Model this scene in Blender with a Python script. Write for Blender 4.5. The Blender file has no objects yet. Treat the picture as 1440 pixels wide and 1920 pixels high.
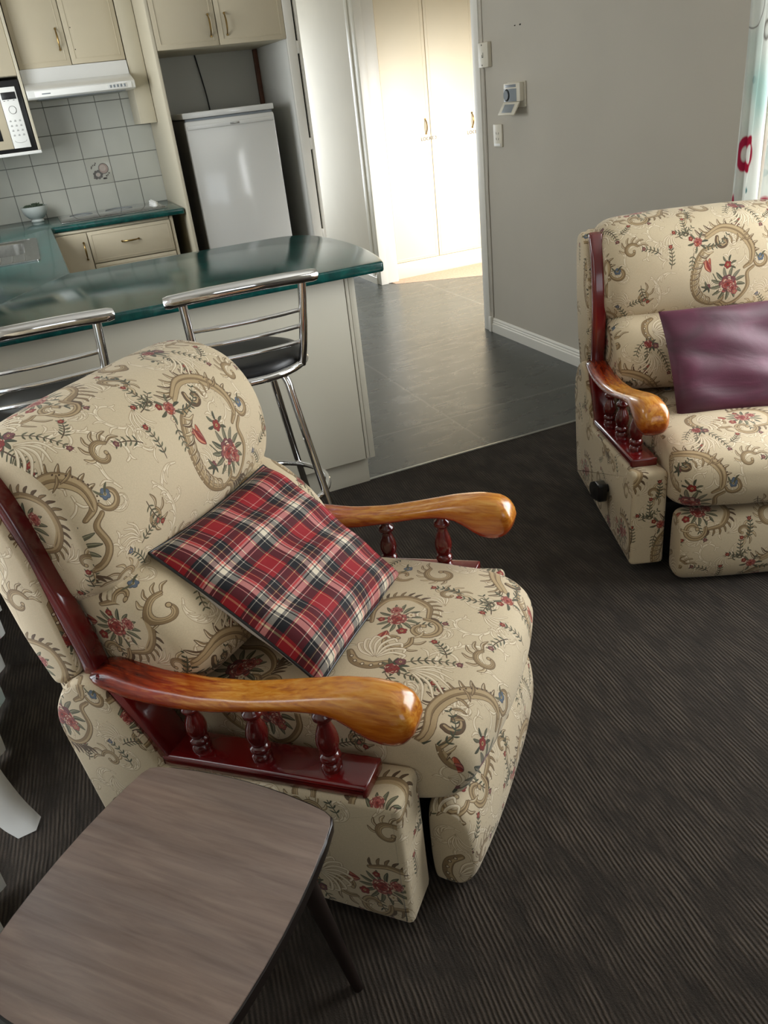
import bpy, bmesh, math, random
import numpy as np
from mathutils import Vector, Matrix
D=bpy.data; COL=bpy.context.scene.collection
SC=bpy.context.scene
# ------------------------------------------------------------------ camera
cd=D.cameras.new('camera'); cam=D.objects.new('camera',cd); COL.objects.link(cam)
cd.sensor_fit='VERTICAL'; cd.sensor_height=36; cd.lens=1482.12/1920*36; cd.clip_start=.02
_r=Vector((0.91269990,-0.39474445,-0.10562063));_u=Vector((0.27365557,0.39850097,0.87539111));_f=Vector((0.30346586,0.82787306,-0.47173581))
mw=Matrix((( _r.x,_u.x,-_f.x,0),(_r.y,_u.y,-_f.y,0),(_r.z,_u.z,-_f.z,1.45),(0,0,0,1)))
cam.matrix_world=mw; SC.camera=cam
# ------------------------------------------------------------------ exposure, world, daylight
SC.view_settings.view_transform='Standard'; SC.view_settings.look='None'; SC.view_settings.gamma=1; SC.view_settings.use_curve_mapping=False
SC.view_settings.exposure=0.06
SC.cycles.use_denoising=True
SC.cycles.max_bounces=9; SC.cycles.diffuse_bounces=5; SC.cycles.glossy_bounces=4; SC.cycles.transparent_max_bounces=8
SC.cycles.sample_clamp_indirect=6; SC.cycles.caustics_reflective=False; SC.cycles.caustics_refractive=False
W=D.worlds.new('sky'); SC.world=W; W.use_nodes=True
W.node_tree.nodes['Background'].inputs[0].default_value=(.80,.90,1,1); W.node_tree.nodes['Background'].inputs[1].default_value=1.0
def area(name,loc,direction,sx,sy,power,col=(1,1,1),spread=180):
    l=D.lights.new(name,'AREA'); l.shape='RECTANGLE'; l.size=sx; l.size_y=sy; l.energy=power; l.color=col; l.spread=math.radians(spread)
    o=D.objects.new(name,l); COL.objects.link(o); o.location=loc
    o.rotation_euler=Vector(direction).to_track_quat('-Z','Y').to_euler(); return o
# daylight outside every window opening
area('daylight_living_window',(2.72,1.42,1.30),(-1,0,-.05),1.9,1.7,88,(.97,.99,1))
area('daylight_rear_window',(1.0,-2.32,1.45),(0,1,-.1),1.9,1.5,9,(.97,.99,1))
area('daylight_slider_window',(-.80,1.55,1.15),(1,0,0),1.4,1.9,30,(.93,.97,1))
area('daylight_kitchen_window',(-.72,4.6,1.55),(1,0,-.15),1.4,.9,40,(.95,.98,1))
area('daylight_hall_window',(3.25,4.48,1.40),(.0,1,-.98),1.0,.8,56,(1,.98,.95),124)
area('daylight_back_door',(2.15,8.15,1.2),(0,-1,0),.6,1.6,38,(.90,.95,1))

# ------------------------------------------------------------------ materials
def lin(h):
    if isinstance(h,str):
        h=h.lstrip('#'); c=[int(h[i:i+2],16)/255 for i in (0,2,4)]
    else: c=h
    return tuple(((x/12.92) if x<=.04045 else ((x+.055)/1.055)**2.4) for x in c)+(1,)
class Mt:
    def __init__(s,name):
        s.m=D.materials.new(name); s.m.use_nodes=True; s.t=s.m.node_tree; s.b=s.t.nodes['Principled BSDF']; s.n=s.t.nodes
    def new(s,t,**k):
        x=s.n.new(t)
        for a,b in k.items(): setattr(x,a,b)
        return x
    def link(s,a,b): s.t.links.new(a,b)
    def set(s,**k):
        for a,b in k.items(): s.b.inputs[a.replace('_',' ')].default_value=b
    def co(s,kind='Object',scale=(1,1,1),rot=(0,0,0),loc=(0,0,0)):
        c=s.new('ShaderNodeTexCoord'); m=s.new('ShaderNodeMapping'); m.inputs['Scale'].default_value=scale; m.inputs['Rotation'].default_value=rot; m.inputs['Location'].default_value=loc
        s.link(c.outputs[kind],m.inputs['Vector']); return m.outputs[0]
    def noise(s,v,scale,detail=3,rough=.5,dist=0):
        n=s.new('ShaderNodeTexNoise'); n.inputs['Scale'].default_value=scale; n.inputs['Detail'].default_value=detail; n.inputs['Roughness'].default_value=rough; n.inputs['Distortion'].default_value=dist
        if v is not None: s.link(v,n.inputs['Vector'])
        return n.outputs['Fac']
    def ramp(s,f,stops):
        r=s.new('ShaderNodeValToRGB'); e=r.color_ramp.elements
        while len(e)<len(stops): e.new(.5)
        for q,(p,c) in zip(e,stops): q.position=p; q.color=c if len(c)==4 else (*c,1)
        s.link(f,r.inputs[0]); return r.outputs[0]
    def math(s,op,a,b=0,c=None):
        m=s.new('ShaderNodeMath',operation=op)
        for i,x in enumerate((a,b,c)):
            if x is None: continue
            if isinstance(x,(int,float)): m.inputs[i].default_value=x
            else: s.link(x,m.inputs[i])
        return m.outputs[0]
    def mix(s,f,a,b):
        m=s.new('ShaderNodeMix',data_type='RGBA')
        for i,x in ((0,f),(6,a),(7,b)):
            if isinstance(x,(int,float,tuple)): m.inputs[i].default_value=x
            else: s.link(x,m.inputs[i])
        return m.outputs[2]
    def bump(s,h,strength=.3,dist=.002):
        b=s.new('ShaderNodeBump'); b.inputs['Strength'].default_value=strength; b.inputs['Distance'].default_value=dist
        s.link(h,b.inputs['Height']); s.link(b.outputs[0],s.b.inputs['Normal']); return b
    def color(s,c): s.link(c,s.b.inputs['Base Color'])
def simple(name,hexc,rough=.5,metal=0,noise=None,bump=0,spec=None,coat=0):
    m=Mt(name); m.set(Base_Color=lin(hexc),Roughness=rough,Metallic=metal)
    if coat: m.set(Coat_Weight=coat,Coat_Roughness=.1)
    if spec is not None: m.b.inputs['Specular IOR Level'].default_value=spec
    v=m.co()
    if noise:
        sc,amt=noise; f=m.noise(v,sc,3); c=lin(hexc)
        m.color(m.ramp(f,[(.3,tuple(x*(1-amt) for x in c[:3])),(.7,tuple(min(1,x*(1+amt)) for x in c[:3]))]))
    if bump: m.bump(m.noise(v,220,2),bump,.0006)
    return m.m
M_wall=simple('painted_plaster_wall','#c9c3b6',.75,noise=(2.5,.03),bump=.05)
M_wallgrey=simple('painted_plaster_grey','#b6b0a3',.8,noise=(2,.03),bump=.05)
M_ceil=simple('ceiling_paint','#e6e3db',.9,noise=(2,.02))
M_white=simple('white_gloss_trim','#dddad0',.4,noise=(6,.02))
M_cream=simple('cream_cabinet_melamine','#bfb49b',.42,noise=(3,.02))
M_creamdoor=simple('cream_closet_door','#e8dcc2',.45,noise=(3,.02))
M_carcass=simple('white_cabinet_carcass','#c4bca6',.5,noise=(3,.02))
M_bench=simple('bench_panel_cream','#cfcab8',.5,noise=(3,.02))
M_dark=simple('dark_gap','#0a0908',.9,noise=(20,.1))
M_black=simple('black_plastic','#121314',.35,noise=(30,.1))
M_chrome=simple('polished_chrome','#e4e4e4',.07,1.0,noise=(5,.02))
M_steel=simple('brushed_stainless','#a9aaa6',.28,1.0,noise=(60,.1))
M_brass=simple('aged_brass','#8c7448',.3,1.0,noise=(50,.15))
M_enamel=simple('white_enamel','#d6d6d2',.12,noise=(3,.01),coat=.5)
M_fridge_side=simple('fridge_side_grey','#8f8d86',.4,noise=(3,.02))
M_alcove=simple('alcove_grey_paint','#cfcfc8',.8,noise=(2,.03))
M_plast=simple('cream_plastic','#cfc9b8',.4,noise=(10,.02))
M_greyplast=simple('grey_plastic_panel','#7d8489',.35,noise=(10,.03))
M_bowl=simple('white_ceramic','#c9d0cc',.2,noise=(6,.02),coat=.4)
M_plant=simple('succulent_leaf','#4c5a48',.6,noise=(40,.3))
M_soil=simple('dark_soil','#1d1b17',.95,noise=(80,.4))
M_ink=simple('printed_ink','#55544f',.6,noise=(20,.1))
M_leather=simple('black_vinyl_upholstery','#0d0e10',.38,noise=(40,.2),bump=.1)
M_woodstrip=simple('raw_brown_timber','#6a4431',.6,noise=(15,.15))
M_lining=simple('white_curtain_lining','#d8d8d4',.8,noise=(6,.03))
M_label=simple('brown_lettering','#4a2c18',.6,noise=(20,.1))
M_whitepv=simple('white_card','#e9e9e4',.5,noise=(10,.02))

def tiles_mat():
    m=Mt('square_wall_tiles'); c=m.new('ShaderNodeTexCoord'); s=m.new('ShaderNodeSeparateXYZ'); m.link(c.outputs['Object'],s.inputs[0])
    def line(o,off):
        a=m.math('ADD',o,-off+100*.1655); a=m.math('MODULO',a,.1655); d=m.math('MINIMUM',a,m.math('SUBTRACT',.1655,a)); return d
    d=m.math('MINIMUM',line(s.outputs[0],.0905),line(s.outputs[2],.8985))
    g=m.ramp(d,[(0.0,(0,0,0)),(.0011,(0,0,0)),(.0018,(1,1,1))])
    n=m.noise(c.outputs['Object'],4,2)
    tc=m.ramp(n,[(.3,lin('#b9bab0')[:3]),(.7,lin('#c6c6bb')[:3])])
    m.color(m.mix(g,lin('#3f3f3a'),tc)); m.set(Roughness=.22); m.bump(g,.5,.001); return m.m
M_tiles=tiles_mat()
def laminate():
    m=Mt('dark_green_stone_laminate'); v=m.co()
    n=m.noise(v,14,6,.65,1.2)
    m.color(m.ramp(n,[(.25,lin('#06302f')[:3]),(.5,lin('#0b4542')[:3]),(.75,lin('#156059')[:3])]))
    m.set(Roughness=.13); m.b.inputs['Specular IOR Level'].default_value=.62
    m.bump(m.noise(v,9,2),.04,.002); return m.m
M_lam=laminate()
def vinyl():
    m=Mt('charcoal_slate_vinyl'); c=m.new('ShaderNodeTexCoord'); s=m.new('ShaderNodeSeparateXYZ'); m.link(c.outputs['Object'],s.inputs[0])
    def seam(o,off,per,wob):
        a=m.math('ADD',o,-off+per*20); a=m.math('ADD',a,m.math('MULTIPLY',wob,.012)); a=m.math('MODULO',a,per); return m.math('MINIMUM',a,m.math('SUBTRACT',per,a))
    w=m.noise(c.outputs['Object'],5,2)
    d=m.math('MINIMUM',seam(s.outputs[0],1.592,1.2,w),seam(s.outputs[1],3.256,1.2,w))
    g=m.ramp(d,[(0,(1,1,1)),(.004,(.6,.6,.6)),(.009,(0,0,0))])
    n=m.noise(m.co('Object',(1,3,1)),5,6,.6,.6)
    base=m.ramp(n,[(.3,lin('#2f3331')[:3]),(.7,lin('#3b3f3c')[:3])])
    m.color(m.mix(m.math('MULTIPLY',g,.35),base,lin('#85857c')))
    m.set(Roughness=.36); m.b.inputs['Specular IOR Level'].default_value=.95
    r=m.ramp(n,[(.3,(.24,.24,.24)),(.7,(.34,.34,.34))]); m.link(r,m.b.inputs['Roughness'])
    h=m.math('SUBTRACT',n,m.math('MULTIPLY',g,.6)); m.bump(h,.10,.004); return m.m
M_vinyl=vinyl()
def carpet():
    m=Mt('ribbed_brown_carpet'); v=m.co('Object')
    big=m.noise(v,1.6,3,.6); wob=m.noise(m.co('Object',(1,.5,1)),9,3,.6)
    s=m.new('ShaderNodeSeparateXYZ'); m.link(m.co('Object',rot=(0,0,math.radians(6))),s.inputs[0])
    x=m.math('ADD',s.outputs[0],m.math('MULTIPLY',wob,.016))
    rib=m.math('SINE',m.math('MULTIPLY',x,2*math.pi/.0095)); rib=m.math('MULTIPLY_ADD',rib,.5,.5)
    gate=m.noise(m.co('Object',(1,.22,1),rot=(0,0,math.radians(6))),38,3,.7)
    seg=m.noise(m.co('Object',(1.0,.16,1),rot=(0,0,math.radians(6))),90,2,.7)
    blk=m.ramp(m.noise(m.co('Object',(1,.6,1)),13,2,.5),[(.35,(.15,.15,.15)),(.62,(1,1,1))]); h=m.math('MULTIPLY',m.math('MULTIPLY',rib,gate),m.math('MULTIPLY',blk,1.1)); h=m.math('ADD',h,m.math('MULTIPLY',seg,.6)); h=m.math('ADD',h,m.math('MULTIPLY',m.noise(v,420,2),.35))
    c=m.ramp(h,[(.25,lin('#191613')[:3]),(.6,lin('#302a24')[:3]),(1.0,lin('#4c433a')[:3])])
    c2=m.mix(m.ramp(big,[(.35,(0,0,0)),(.65,(.7,.7,.7))]),c,m.mix(.5,c,lin('#2c251e')))
    m.color(c2); m.set(Roughness=.95); m.b.inputs['Specular IOR Level'].default_value=.15; m.bump(h,.9,.004)
    m.set(Sheen_Weight=.08); return m.m
M_carpet=carpet()
M_beigecarpet=simple('beige_hall_carpet','#b8a08a',.95,noise=(60,.12),bump=.3)
def mahogany():
    # red stained turned wood, worn golden along the top and front of the armrests (object Y = backwards, Z = up)
    m=Mt('mahogany_wood_worn_golden'); c=m.new('ShaderNodeTexCoord'); s=m.new('ShaderNodeSeparateXYZ'); m.link(c.outputs['Object'],s.inputs[0])
    g=m.noise(m.co('Object',(18,2.5,18)),6,5,.6,.5)
    wear=m.new('ShaderNodeMapRange'); m.link(s.outputs[1],wear.inputs[0]); wear.inputs[1].default_value=.66; wear.inputs[2].default_value=.24
    wear2=m.math('ADD',wear.outputs[0],m.math('MULTIPLY',m.math('SUBTRACT',g,.5),.7))
    dark=m.ramp(g,[(.3,lin('#2a0606')[:3]),(.7,lin('#540f0d')[:3])])
    mid=m.ramp(g,[(.3,lin('#85200a')[:3]),(.7,lin('#a83c10')[:3])])
    gold=m.ramp(g,[(.28,lin('#9a4f10')[:3]),(.5,lin('#c37a1c')[:3]),(.72,lin('#d49a40')[:3])])
    a=m.mix(m.ramp(wear2,[(.05,(0,0,0)),(.4,(1,1,1))]),dark,mid)
    a=m.mix(m.ramp(wear2,[(.42,(0,0,0)),(.85,(1,1,1))]),a,gold)
    # undersides keep their red stain
    gn=m.new('ShaderNodeSeparateXYZ'); m.link(c.outputs['Normal'],gn.inputs[0])
    a=m.mix(m.ramp(gn.outputs[2],[(.0,(0,0,0)),(.55,(1,1,1))]),m.mix(.35,dark,mid),a) if False else a
    up=m.new('ShaderNodeMapRange'); m.link(gn.outputs[2],up.inputs[0]); up.inputs[1].default_value=-.5; up.inputs[2].default_value=.35
    a2=m.mix(up.outputs[0],mid,a)
    m.color(a2); m.set(Roughness=.24,Coat_Weight=.6,Coat_Roughness=.12); m.bump(g,.06,.001); return m.m
M_arm=mahogany()
def darkred(name,a,b):
    m=Mt(name); g=m.noise(m.co('Object',(1,1,1)),5,2,.5,.2)
    m.color(m.ramp(g,[(.3,lin(a)[:3]),(.72,lin(b)[:3])])); m.set(Roughness=.2,Coat_Weight=.7,Coat_Roughness=.1); return m.m
M_red=darkred('mahogany_wood_dark_red','#4a080c','#78110f')
M_spin=darkred('mahogany_turned_spindle','#43090a','#6f170f')
def tabletop():
    m=Mt('grey_brown_woodgrain_laminate'); v=m.co('Object',(1.6,22,1))
    n=m.noise(v,3.2,7,.62,.5); n2=m.noise(m.co('Object',(.8,5,1)),2.2,4,.6,.3)
    a=m.ramp(n,[(.28,lin('#5d504a')[:3]),(.5,lin('#7d6e66')[:3]),(.72,lin('#95857b')[:3])])
    b=m.ramp(n2,[(.35,lin('#6b5c56')[:3]),(.65,lin('#8f786a')[:3])])
    m.color(m.mix(.45,a,b)); m.set(Roughness=.2); m.bump(n,.04,.0008); return m.m
M_table=tabletop()
def image(name,a):
    h,w=a.shape[:2]; im=D.images.new(name,w,h,alpha=False); px=np.ones((h,w,4),np.float32); px[...,:3]=a if a.ndim==3 else a[...,None]; im.pixels.foreach_set(px.ravel()); im.update(); im.pack(); return im
def make_fabric():
    R=random.Random(7)
    S=2400; TW,TH=.36,.46; Wp,Hp=int(TW*S),int(TH*S)
    base=np.array([.765,.70,.58])
    img=np.ones((Hp,Wp,3))*base; hgt=np.full((Hp,Wp),.5)
    def dab(x,y,r,c,a=1.0,h=None):
        cx,cy,rp=x*S,y*S,r*S
        if rp<.3: return
        n=int(rp+2);ix=np.arange(int(cx)-n,int(cx)+n+1);iy=np.arange(int(cy)-n,int(cy)+n+1)
        d=np.hypot(ix[None,:]-cx,iy[:,None]-cy)
        m=np.clip(rp+.5-d,0,1)*a
        I=np.ix_(iy%Hp,ix%Wp)
        if c is not None: img[I]=img[I]*(1-m[...,None])+np.array(c)*m[...,None]
        if h is not None: hgt[I]=hgt[I]*(1-m)+h*m
    def path(pts,n=None):
        pts=np.array(pts,float)
        # catmull-rom through points
        P=np.vstack([2*pts[0]-pts[1],pts,2*pts[-1]-pts[-2]]);out=[]
        for i in range(1,len(P)-2):
            L=np.linalg.norm(P[i+1]-P[i]);k=max(4,int(L*S/1.6))
            t=np.linspace(0,1,k,endpoint=False)[:,None]
            out.append(.5*((2*P[i])+(-P[i-1]+P[i+1])*t+(2*P[i-1]-5*P[i]+4*P[i+1]-P[i+2])*t**2+(-P[i-1]+3*P[i]-3*P[i+1]+P[i+2])*t**3))
        out.append(P[-2][None]);return np.vstack(out)
    def prof(n,w0,wm,w1):
        t=np.linspace(0,1,n);return w0*(1-t)**2+2*wm*t*(1-t)*1.3+w1*t**2
    def stroke(pts,w,c,dark=None,hi=None,h=.8,a=1.0):
        p=path(pts);n=len(p);ww=prof(n,*w)
        if dark is not None:
            for (x,y),r in zip(p,ww): dab(x,y,r+.0007,dark,a,.3)
        for (x,y),r in zip(p,ww): dab(x,y,r,c,a,h)
        if hi is not None:
            d=np.gradient(p,axis=0);d/=np.linalg.norm(d,axis=1)[:,None]+1e-9
            for i in range(n):
                x,y=p[i]+np.array([-d[i,1],d[i,0]])*ww[i]*.4;dab(x,y,ww[i]*.35,hi,a)
    def leaf(x,y,ang,L,wd,c,dark=None,bend=.2,h=.75,hi=None):
        c_,s_=math.cos(ang),math.sin(ang)
        q=[(0,0),(L*.5,L*bend*.5),(L,L*bend*.2)]
        stroke([(x+a*c_-b*s_,y+a*s_+b*c_) for a,b in q],(wd*.15,wd*.85,wd*.05),c,dark,hi,h)
    G=[(.30,.29,.20),(.36,.35,.26),(.24,.25,.18)];GR=(.42,.40,.33)
    RED=(.50,.14,.10);PK=(.62,.33,.29);DR=(.30,.11,.10);OR=(.62,.27,.17);MV=(.42,.24,.24);BL=(.33,.38,.44);CR=(.80,.74,.62)
    T1=(.50,.41,.28);T2=(.34,.26,.17);T3=(.66,.57,.42);DK=(.27,.20,.13)
    def flower(x,y,r,c,cd,n=5,cen=(.7,.6,.4)):
        a0=R.random()*6
        for k in range(n):
            a=a0+k*2*math.pi/n;dab(x+r*.6*math.cos(a),y+r*.6*math.sin(a),r*.5,cd,1,.55)
        for k in range(n):
            a=a0+k*2*math.pi/n;dab(x+r*.6*math.cos(a),y+r*.6*math.sin(a),r*.4,c,1,.8)
        dab(x,y,r*.3,cen,1,.9);dab(x,y,r*.14,cd)
    def rose(x,y,r,pal=(PK,MV,CR,RED)):
        for ring,(rr,n) in enumerate([(1.,9),(.72,7),(.45,5)]):
            for k in range(n):
                a=k*2*math.pi/n+ring*.5+R.random()*.3
                px,py=x+r*rr*.72*math.cos(a),y+r*rr*.72*math.sin(a)
                dab(px,py,r*.34,DR,1,.45);dab(px,py,r*.30,pal[R.choice([0,0,1])],1,.8)
                dab(px-r*.06*math.cos(a),py-r*.06*math.sin(a),r*.2,pal[R.choice([0,3,1,0])],.8)
                if R.random()<.5: stroke([(px+r*.28*math.cos(a+q),py+r*.28*math.sin(a+q)) for q in (-.6,0,.6)],(r*.03,r*.06,r*.03),CR,h=.9)
        dab(x,y,r*.25,RED,1,.9);dab(x,y,r*.1,DR)
    def spray(x,y,ang,L,n=6,c=None,bend=.6,fl=None):
        pts=[];xx,yy,a=x,y,ang
        for i in range(n+1):
            pts.append((xx,yy));xx+=L/n*math.cos(a);yy+=L/n*math.sin(a);a+=bend/n
        stroke(pts,(.0007,.0009,.0004),c or DK,h=.6)
        for i,(px,py) in enumerate(pts[1:]):
            aa=ang+bend*i/n
            for s in (1,-1): leaf(px,py,aa+s*.9,.011-.0006*i,.0022,c or R.choice(G),bend=.1*s)
        if fl: flower(pts[-1][0],pts[-1][1],.0045,fl,DR)
    def relief(pts,w=.004,fr=0,c=(.81,.75,.635)):
        stroke(pts,(w*.3,w,w*.4),c,(.60,.52,.40),(.88,.83,.73),h=.95)
        if fr:
            p=path(pts);d=np.gradient(p,axis=0)
            for i in np.linspace(len(p)*.1,len(p)*.9,fr).astype(int):
                a=math.atan2(d[i,1],d[i,0]);L=.022*(1-.5*i/len(p))
                leaf(p[i,0],p[i,1],a+1.0,L,.0026,c,(.61,.53,.41),bend=-.5,h=.95,hi=(.88,.83,.73))
    def curl(x,y,r,a0,turns,sgn=1,k=.78):
        out=[]
        n=int(6*turns*2)
        for i in range(n+1):
            t=i/n;rr=r*(1-t*k);a=a0+sgn*turns*2*math.pi*t
            out.append((x+rr*math.cos(a),y+rr*math.sin(a)))
        return out
    def scroll(x,y,r,a0,turns,sgn,w,c=T1,c2=T2,hi=T3,fr=0):
        pts=curl(x,y,r,a0,turns,sgn,.72)
        if fr:
            p=path(pts)
            for i in np.linspace(0,len(p)*.62,fr).astype(int):
                vx,vy=p[i,0]-x,p[i,1]-y;a=math.atan2(vy,vx)
                leaf(p[i,0],p[i,1],a-sgn*.75,.024*(1-.35*i/len(p)),.0034,R.choice([c,hi,c]),c2,bend=.45*sgn,hi=CR)
        stroke(pts,(w*.4,w,w*.45),c,c2,hi)
        stroke(curl(x,y,r*.86,a0,turns*.85,sgn,.72),(w*.15,w*.35,w*.15),hi,c2,None)
        dab(pts[-1][0],pts[-1][1],w*.9,c2);dab(pts[-1][0],pts[-1][1],w*.65,hi,1,.9)
    # faint relief plumes
    for (x,y,r,a,t,s) in [(.035,.12,.04,1.,.8,1),(.33,.20,.045,4,.8,-1),(.20,.30,.035,2.,.8,1),(.02,.26,.035,5,.8,-1),(.30,.05,.035,3.4,.8,1),(.12,.44,.035,.3,.8,-1)]:
        relief(curl(x,y,r,a,t,s),.0035,6)
    relief([(.24,.255),(.27,.275),(.30,.27),(.325,.245),(.335,.215)],.0045,7)
    relief([(.00,.05),(.02,.08),(.015,.12),(-.005,.15)],.004,5)
    for (x,y,r,a,t,s) in [(.09,.25,.03,2.,.9,1),(.27,.10,.026,.5,.8,-1),(.345,.29,.03,1.5,.8,1),(.215,.235,.024,5,.9,-1),(.06,.055,.024,3,.8,1),(.24,.44,.03,.8,.8,1),(.29,.155,.022,2.5,.8,1)]:
        relief(curl(x,y,r,a,t,s),.0032,7)
    for k in range(16):
        x,y=R.random()*TW,R.random()*TH; relief(curl(x,y,.016+.012*R.random(),R.random()*6,.75+.3*R.random(),R.choice([1,-1])),.0022,4)
    for k in range(6):
        x,y,a=R.random()*TW,R.random()*TH,R.random()*6
        for q in range(5): relief([(x,y),(x+.022*math.cos(a+q*.3),y+.022*math.sin(a+q*.3)),(x+.038*math.cos(a+q*.3+.3),y+.038*math.sin(a+q*.3+.3))],.0016)
    for (x,y,r,a,t,s,f) in [(.31,.215,.020,.6,.9,1,6),(.265,.035,.018,3.,.9,-1,5),(.09,.305,.017,5.,.9,1,5),(.335,.10,.015,1.,.9,-1,4)]:
        scroll(x,y,r,a,t,s,.0038,fr=f)
    for (x,y,a,L,b,fl) in [(.235,.30,4.2,.05,.5,RED),(.30,.075,.6,.045,-.5,PK),(.10,.235,2.6,.045,.6,RED),(.345,.335,5.0,.05,.3,MV),(.045,.165,1.4,.05,.4,RED),(.13,.455,.3,.045,.6,None),(.285,.265,.4,.04,.8,RED),(.215,.02,1.3,.04,.5,OR)]:
        spray(x,y,a,L,6,bend=b,fl=fl)
    # B medallion
    cx,cy=.17,.13
    lC=[(cx-.015,cy+.075),(cx-.045,cy+.065),(cx-.066,cy+.03),(cx-.068,cy-.015),(cx-.05,cy-.05),(cx-.015,cy-.068),(cx+.01,cy-.06),(cx+.012,cy-.045)]
    stroke(lC,(.003,.0065,.003),T1,T2,T3);stroke([(x+.007,y+.001) for x,y in lC[1:6]],(.001,.0025,.001),T3,T2)
    q_=path(lC)
    for i in np.linspace(len(q_)*.12,len(q_)*.8,12).astype(int):
        a=math.atan2(cy-q_[i,1],cx-q_[i,0]);leaf(q_[i,0],q_[i,1],a+.9,.026,.0036,R.choice([T1,T3,T2]),T2,bend=-.5,hi=CR)
    rC=[(cx+.085,cy+.02),(cx+.07,cy+.005),(cx+.074,cy-.03),(cx+.055,cy-.062),(cx+.03,cy-.075),(cx+.012,cy-.065)]
    stroke(rC,(.003,.005,.003),T1,T2,T3)
    # feathered crest: big comma
    cr=[(cx-.03,cy+.10),(cx+.01,cy+.118),(cx+.05,cy+.105),(cx+.078,cy+.07),(cx+.08,cy+.035),(cx+.062,cy+.02)]
    p=path(cr)
    for j,i in enumerate(np.linspace(0,len(p)*.8,13).astype(int)):
        d=p[min(i+3,len(p)-1)]-p[max(i-3,0)];a=math.atan2(d[1],d[0])
        leaf(p[i,0],p[i,1],a+1.6+.45,.034-.0012*j,.0048,R.choice([T1,T2,T1]),DK,bend=.5,hi=CR)
    stroke(cr,(.006,.010,.003),T1,T2,T3)
    stroke([(x-.004,y-.007) for x,y in cr[:5]],(.003,.004,.001),T3,T2)
    stroke(curl(cx+.01,cy+.085,.018,2.6,.8,1),(.004,.005,.002),T2,DK,T3)
    for k in range(5): leaf(cx+.02+.011*k,cy+.075+.002*k,2.4-.5*k,.020,.0028,T1,T2,bend=-.3,hi=T3)
    for i in range(0,10): dab(cx-.075+.0015*abs(i-5),cy-.04+.0095*i,.0012,CR,1,.95)
    # dotted bead row right of crest
    for i in range(12):
        t=i/11;dab(cx+.064+.028*math.sin(t*2.2),cy+.10-.07*t,.0013,DK)
    # lower tail + curl
    stroke(curl(cx+.0,cy-.088,.018,1.6,.9,-1),(.004,.006,.002),T1,T2,T3)
    for k in range(6): leaf(cx+.02+.006*k,cy-.078,-1.2+.12*k,.022,.0028,T2,DK,bend=.2)
    # bouquet
    for k in range(13):
        a=-.6+k*2*math.pi/13;leaf(cx+.022+.016*math.cos(a),cy-.018+.014*math.sin(a),a,.029,.0058,R.choice(G+[GR]),(.2,.2,.15),bend=.15,hi=(.5,.48,.38))
    rose(cx+.022,cy-.018,.0225,(PK,MV,MV,RED));rose(cx+.036,cy-.030,.013,(PK,MV,CR,RED))
    flower(cx+.042,cy-.040,.0075,PK,DR);flower(cx+.005,cy-.030,.006,CR,MV)
    stroke([(cx-.005,cy-.01),(cx-.018,cy+.012)],(.001,.001,.001),G[0])
    for k,a in enumerate((-.35,.35,0)):
        leaf(cx-.025,cy+.018,1.9+a,.030,.0090,(OR,PK,RED)[k],DR,bend=.3*(-1)**k,hi=(.75,.5,.38))
    flower(cx+.020,cy+.030,.009,RED,DR)
    for a in (.3,1.2,2.1,3.0,-.5): leaf(cx+.020+.009*math.cos(a),cy+.03+.009*math.sin(a),a,.013,.003,R.choice(G),(.22,.22,.16))
    flower(cx-.030,cy-.02,.0075,MV,DR)
    for a in (2.,3.,4.,5.): leaf(cx-.03,cy-.02,a,.016,.003,R.choice(G),(.22,.22,.16))
    # rose cluster + garlands by crest
    rose(cx-.055,cy+.088,.0115,(PK,OR,CR,RED));flower(cx-.072,cy+.098,.006,RED,DR);flower(cx-.063,cy+.072,.005,CR,DR)
    for a in (1.,2.2,3.3,4.4,5.5,0.): leaf(cx-.055+.011*math.cos(a),cy+.088+.011*math.sin(a),a,.015,.003,R.choice(G),(.2,.2,.14))
    spray(cx-.078,cy+.105,1.9,.055,6,fl=RED,bend=-.6);spray(cx-.066,cy+.065,4.4,.035,4,bend=.3)
    spray(cx-.04,cy+.08,-.4,.07,7,bend=1.6,c=G[2]);
    # blue flower at right hook
    stroke(curl(cx+.105,cy+.035,.018,3.3,.75,1,.5),(.002,.0045,.002),T1,T2,T3)
    flower(cx+.103,cy+.04,.008,BL,(.2,.22,.27));leaf(cx+.103,cy+.04,.8,.018,.003,G[0]);leaf(cx+.1,cy+.04,2.2,.016,.003,G[1])
    # A motif: open C scroll with roses, half drop
    ax,ay=.0,.36
    C=[(ax+.01,ay-.045),(ax+.045,ay-.035),(ax+.062,ay),(ax+.05,ay+.035),(ax+.015,ay+.048),(ax-.02,ay+.04)]
    p=path(C)
    for i in np.linspace(4,len(p)-8,17).astype(int):
        a=math.atan2(p[i,1]-ay,p[i,0]-ax-.01);leaf(p[i,0],p[i,1],a-.5,.019,.0032,R.choice([T1,T2]),DK,bend=.3)
    stroke(C,(.003,.006,.003),T1,T2,T3);stroke([(x-.006,y) for x,y in C[1:5]],(.001,.002,.001),T3)
    scroll(ax-.02,ay-.045,.028,.2,1.,-1,.0055,fr=0);scroll(ax-.06,ay-.015,.026,5.2,.9,-1,.005,fr=5)
    for k in range(14):
        a=k*2*math.pi/14;leaf(ax+.016*math.cos(a),ay+.012*math.sin(a),a,.024,.0044,R.choice(G),(.2,.2,.14),bend=.15,hi=(.48,.47,.36))
    rose(ax-.004,ay,.0165,(PK,RED,CR,RED));rose(ax+.02,ay+.010,.011,(PK,PK,CR,RED));flower(ax+.012,ay-.018,.007,CR,MV)
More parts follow.
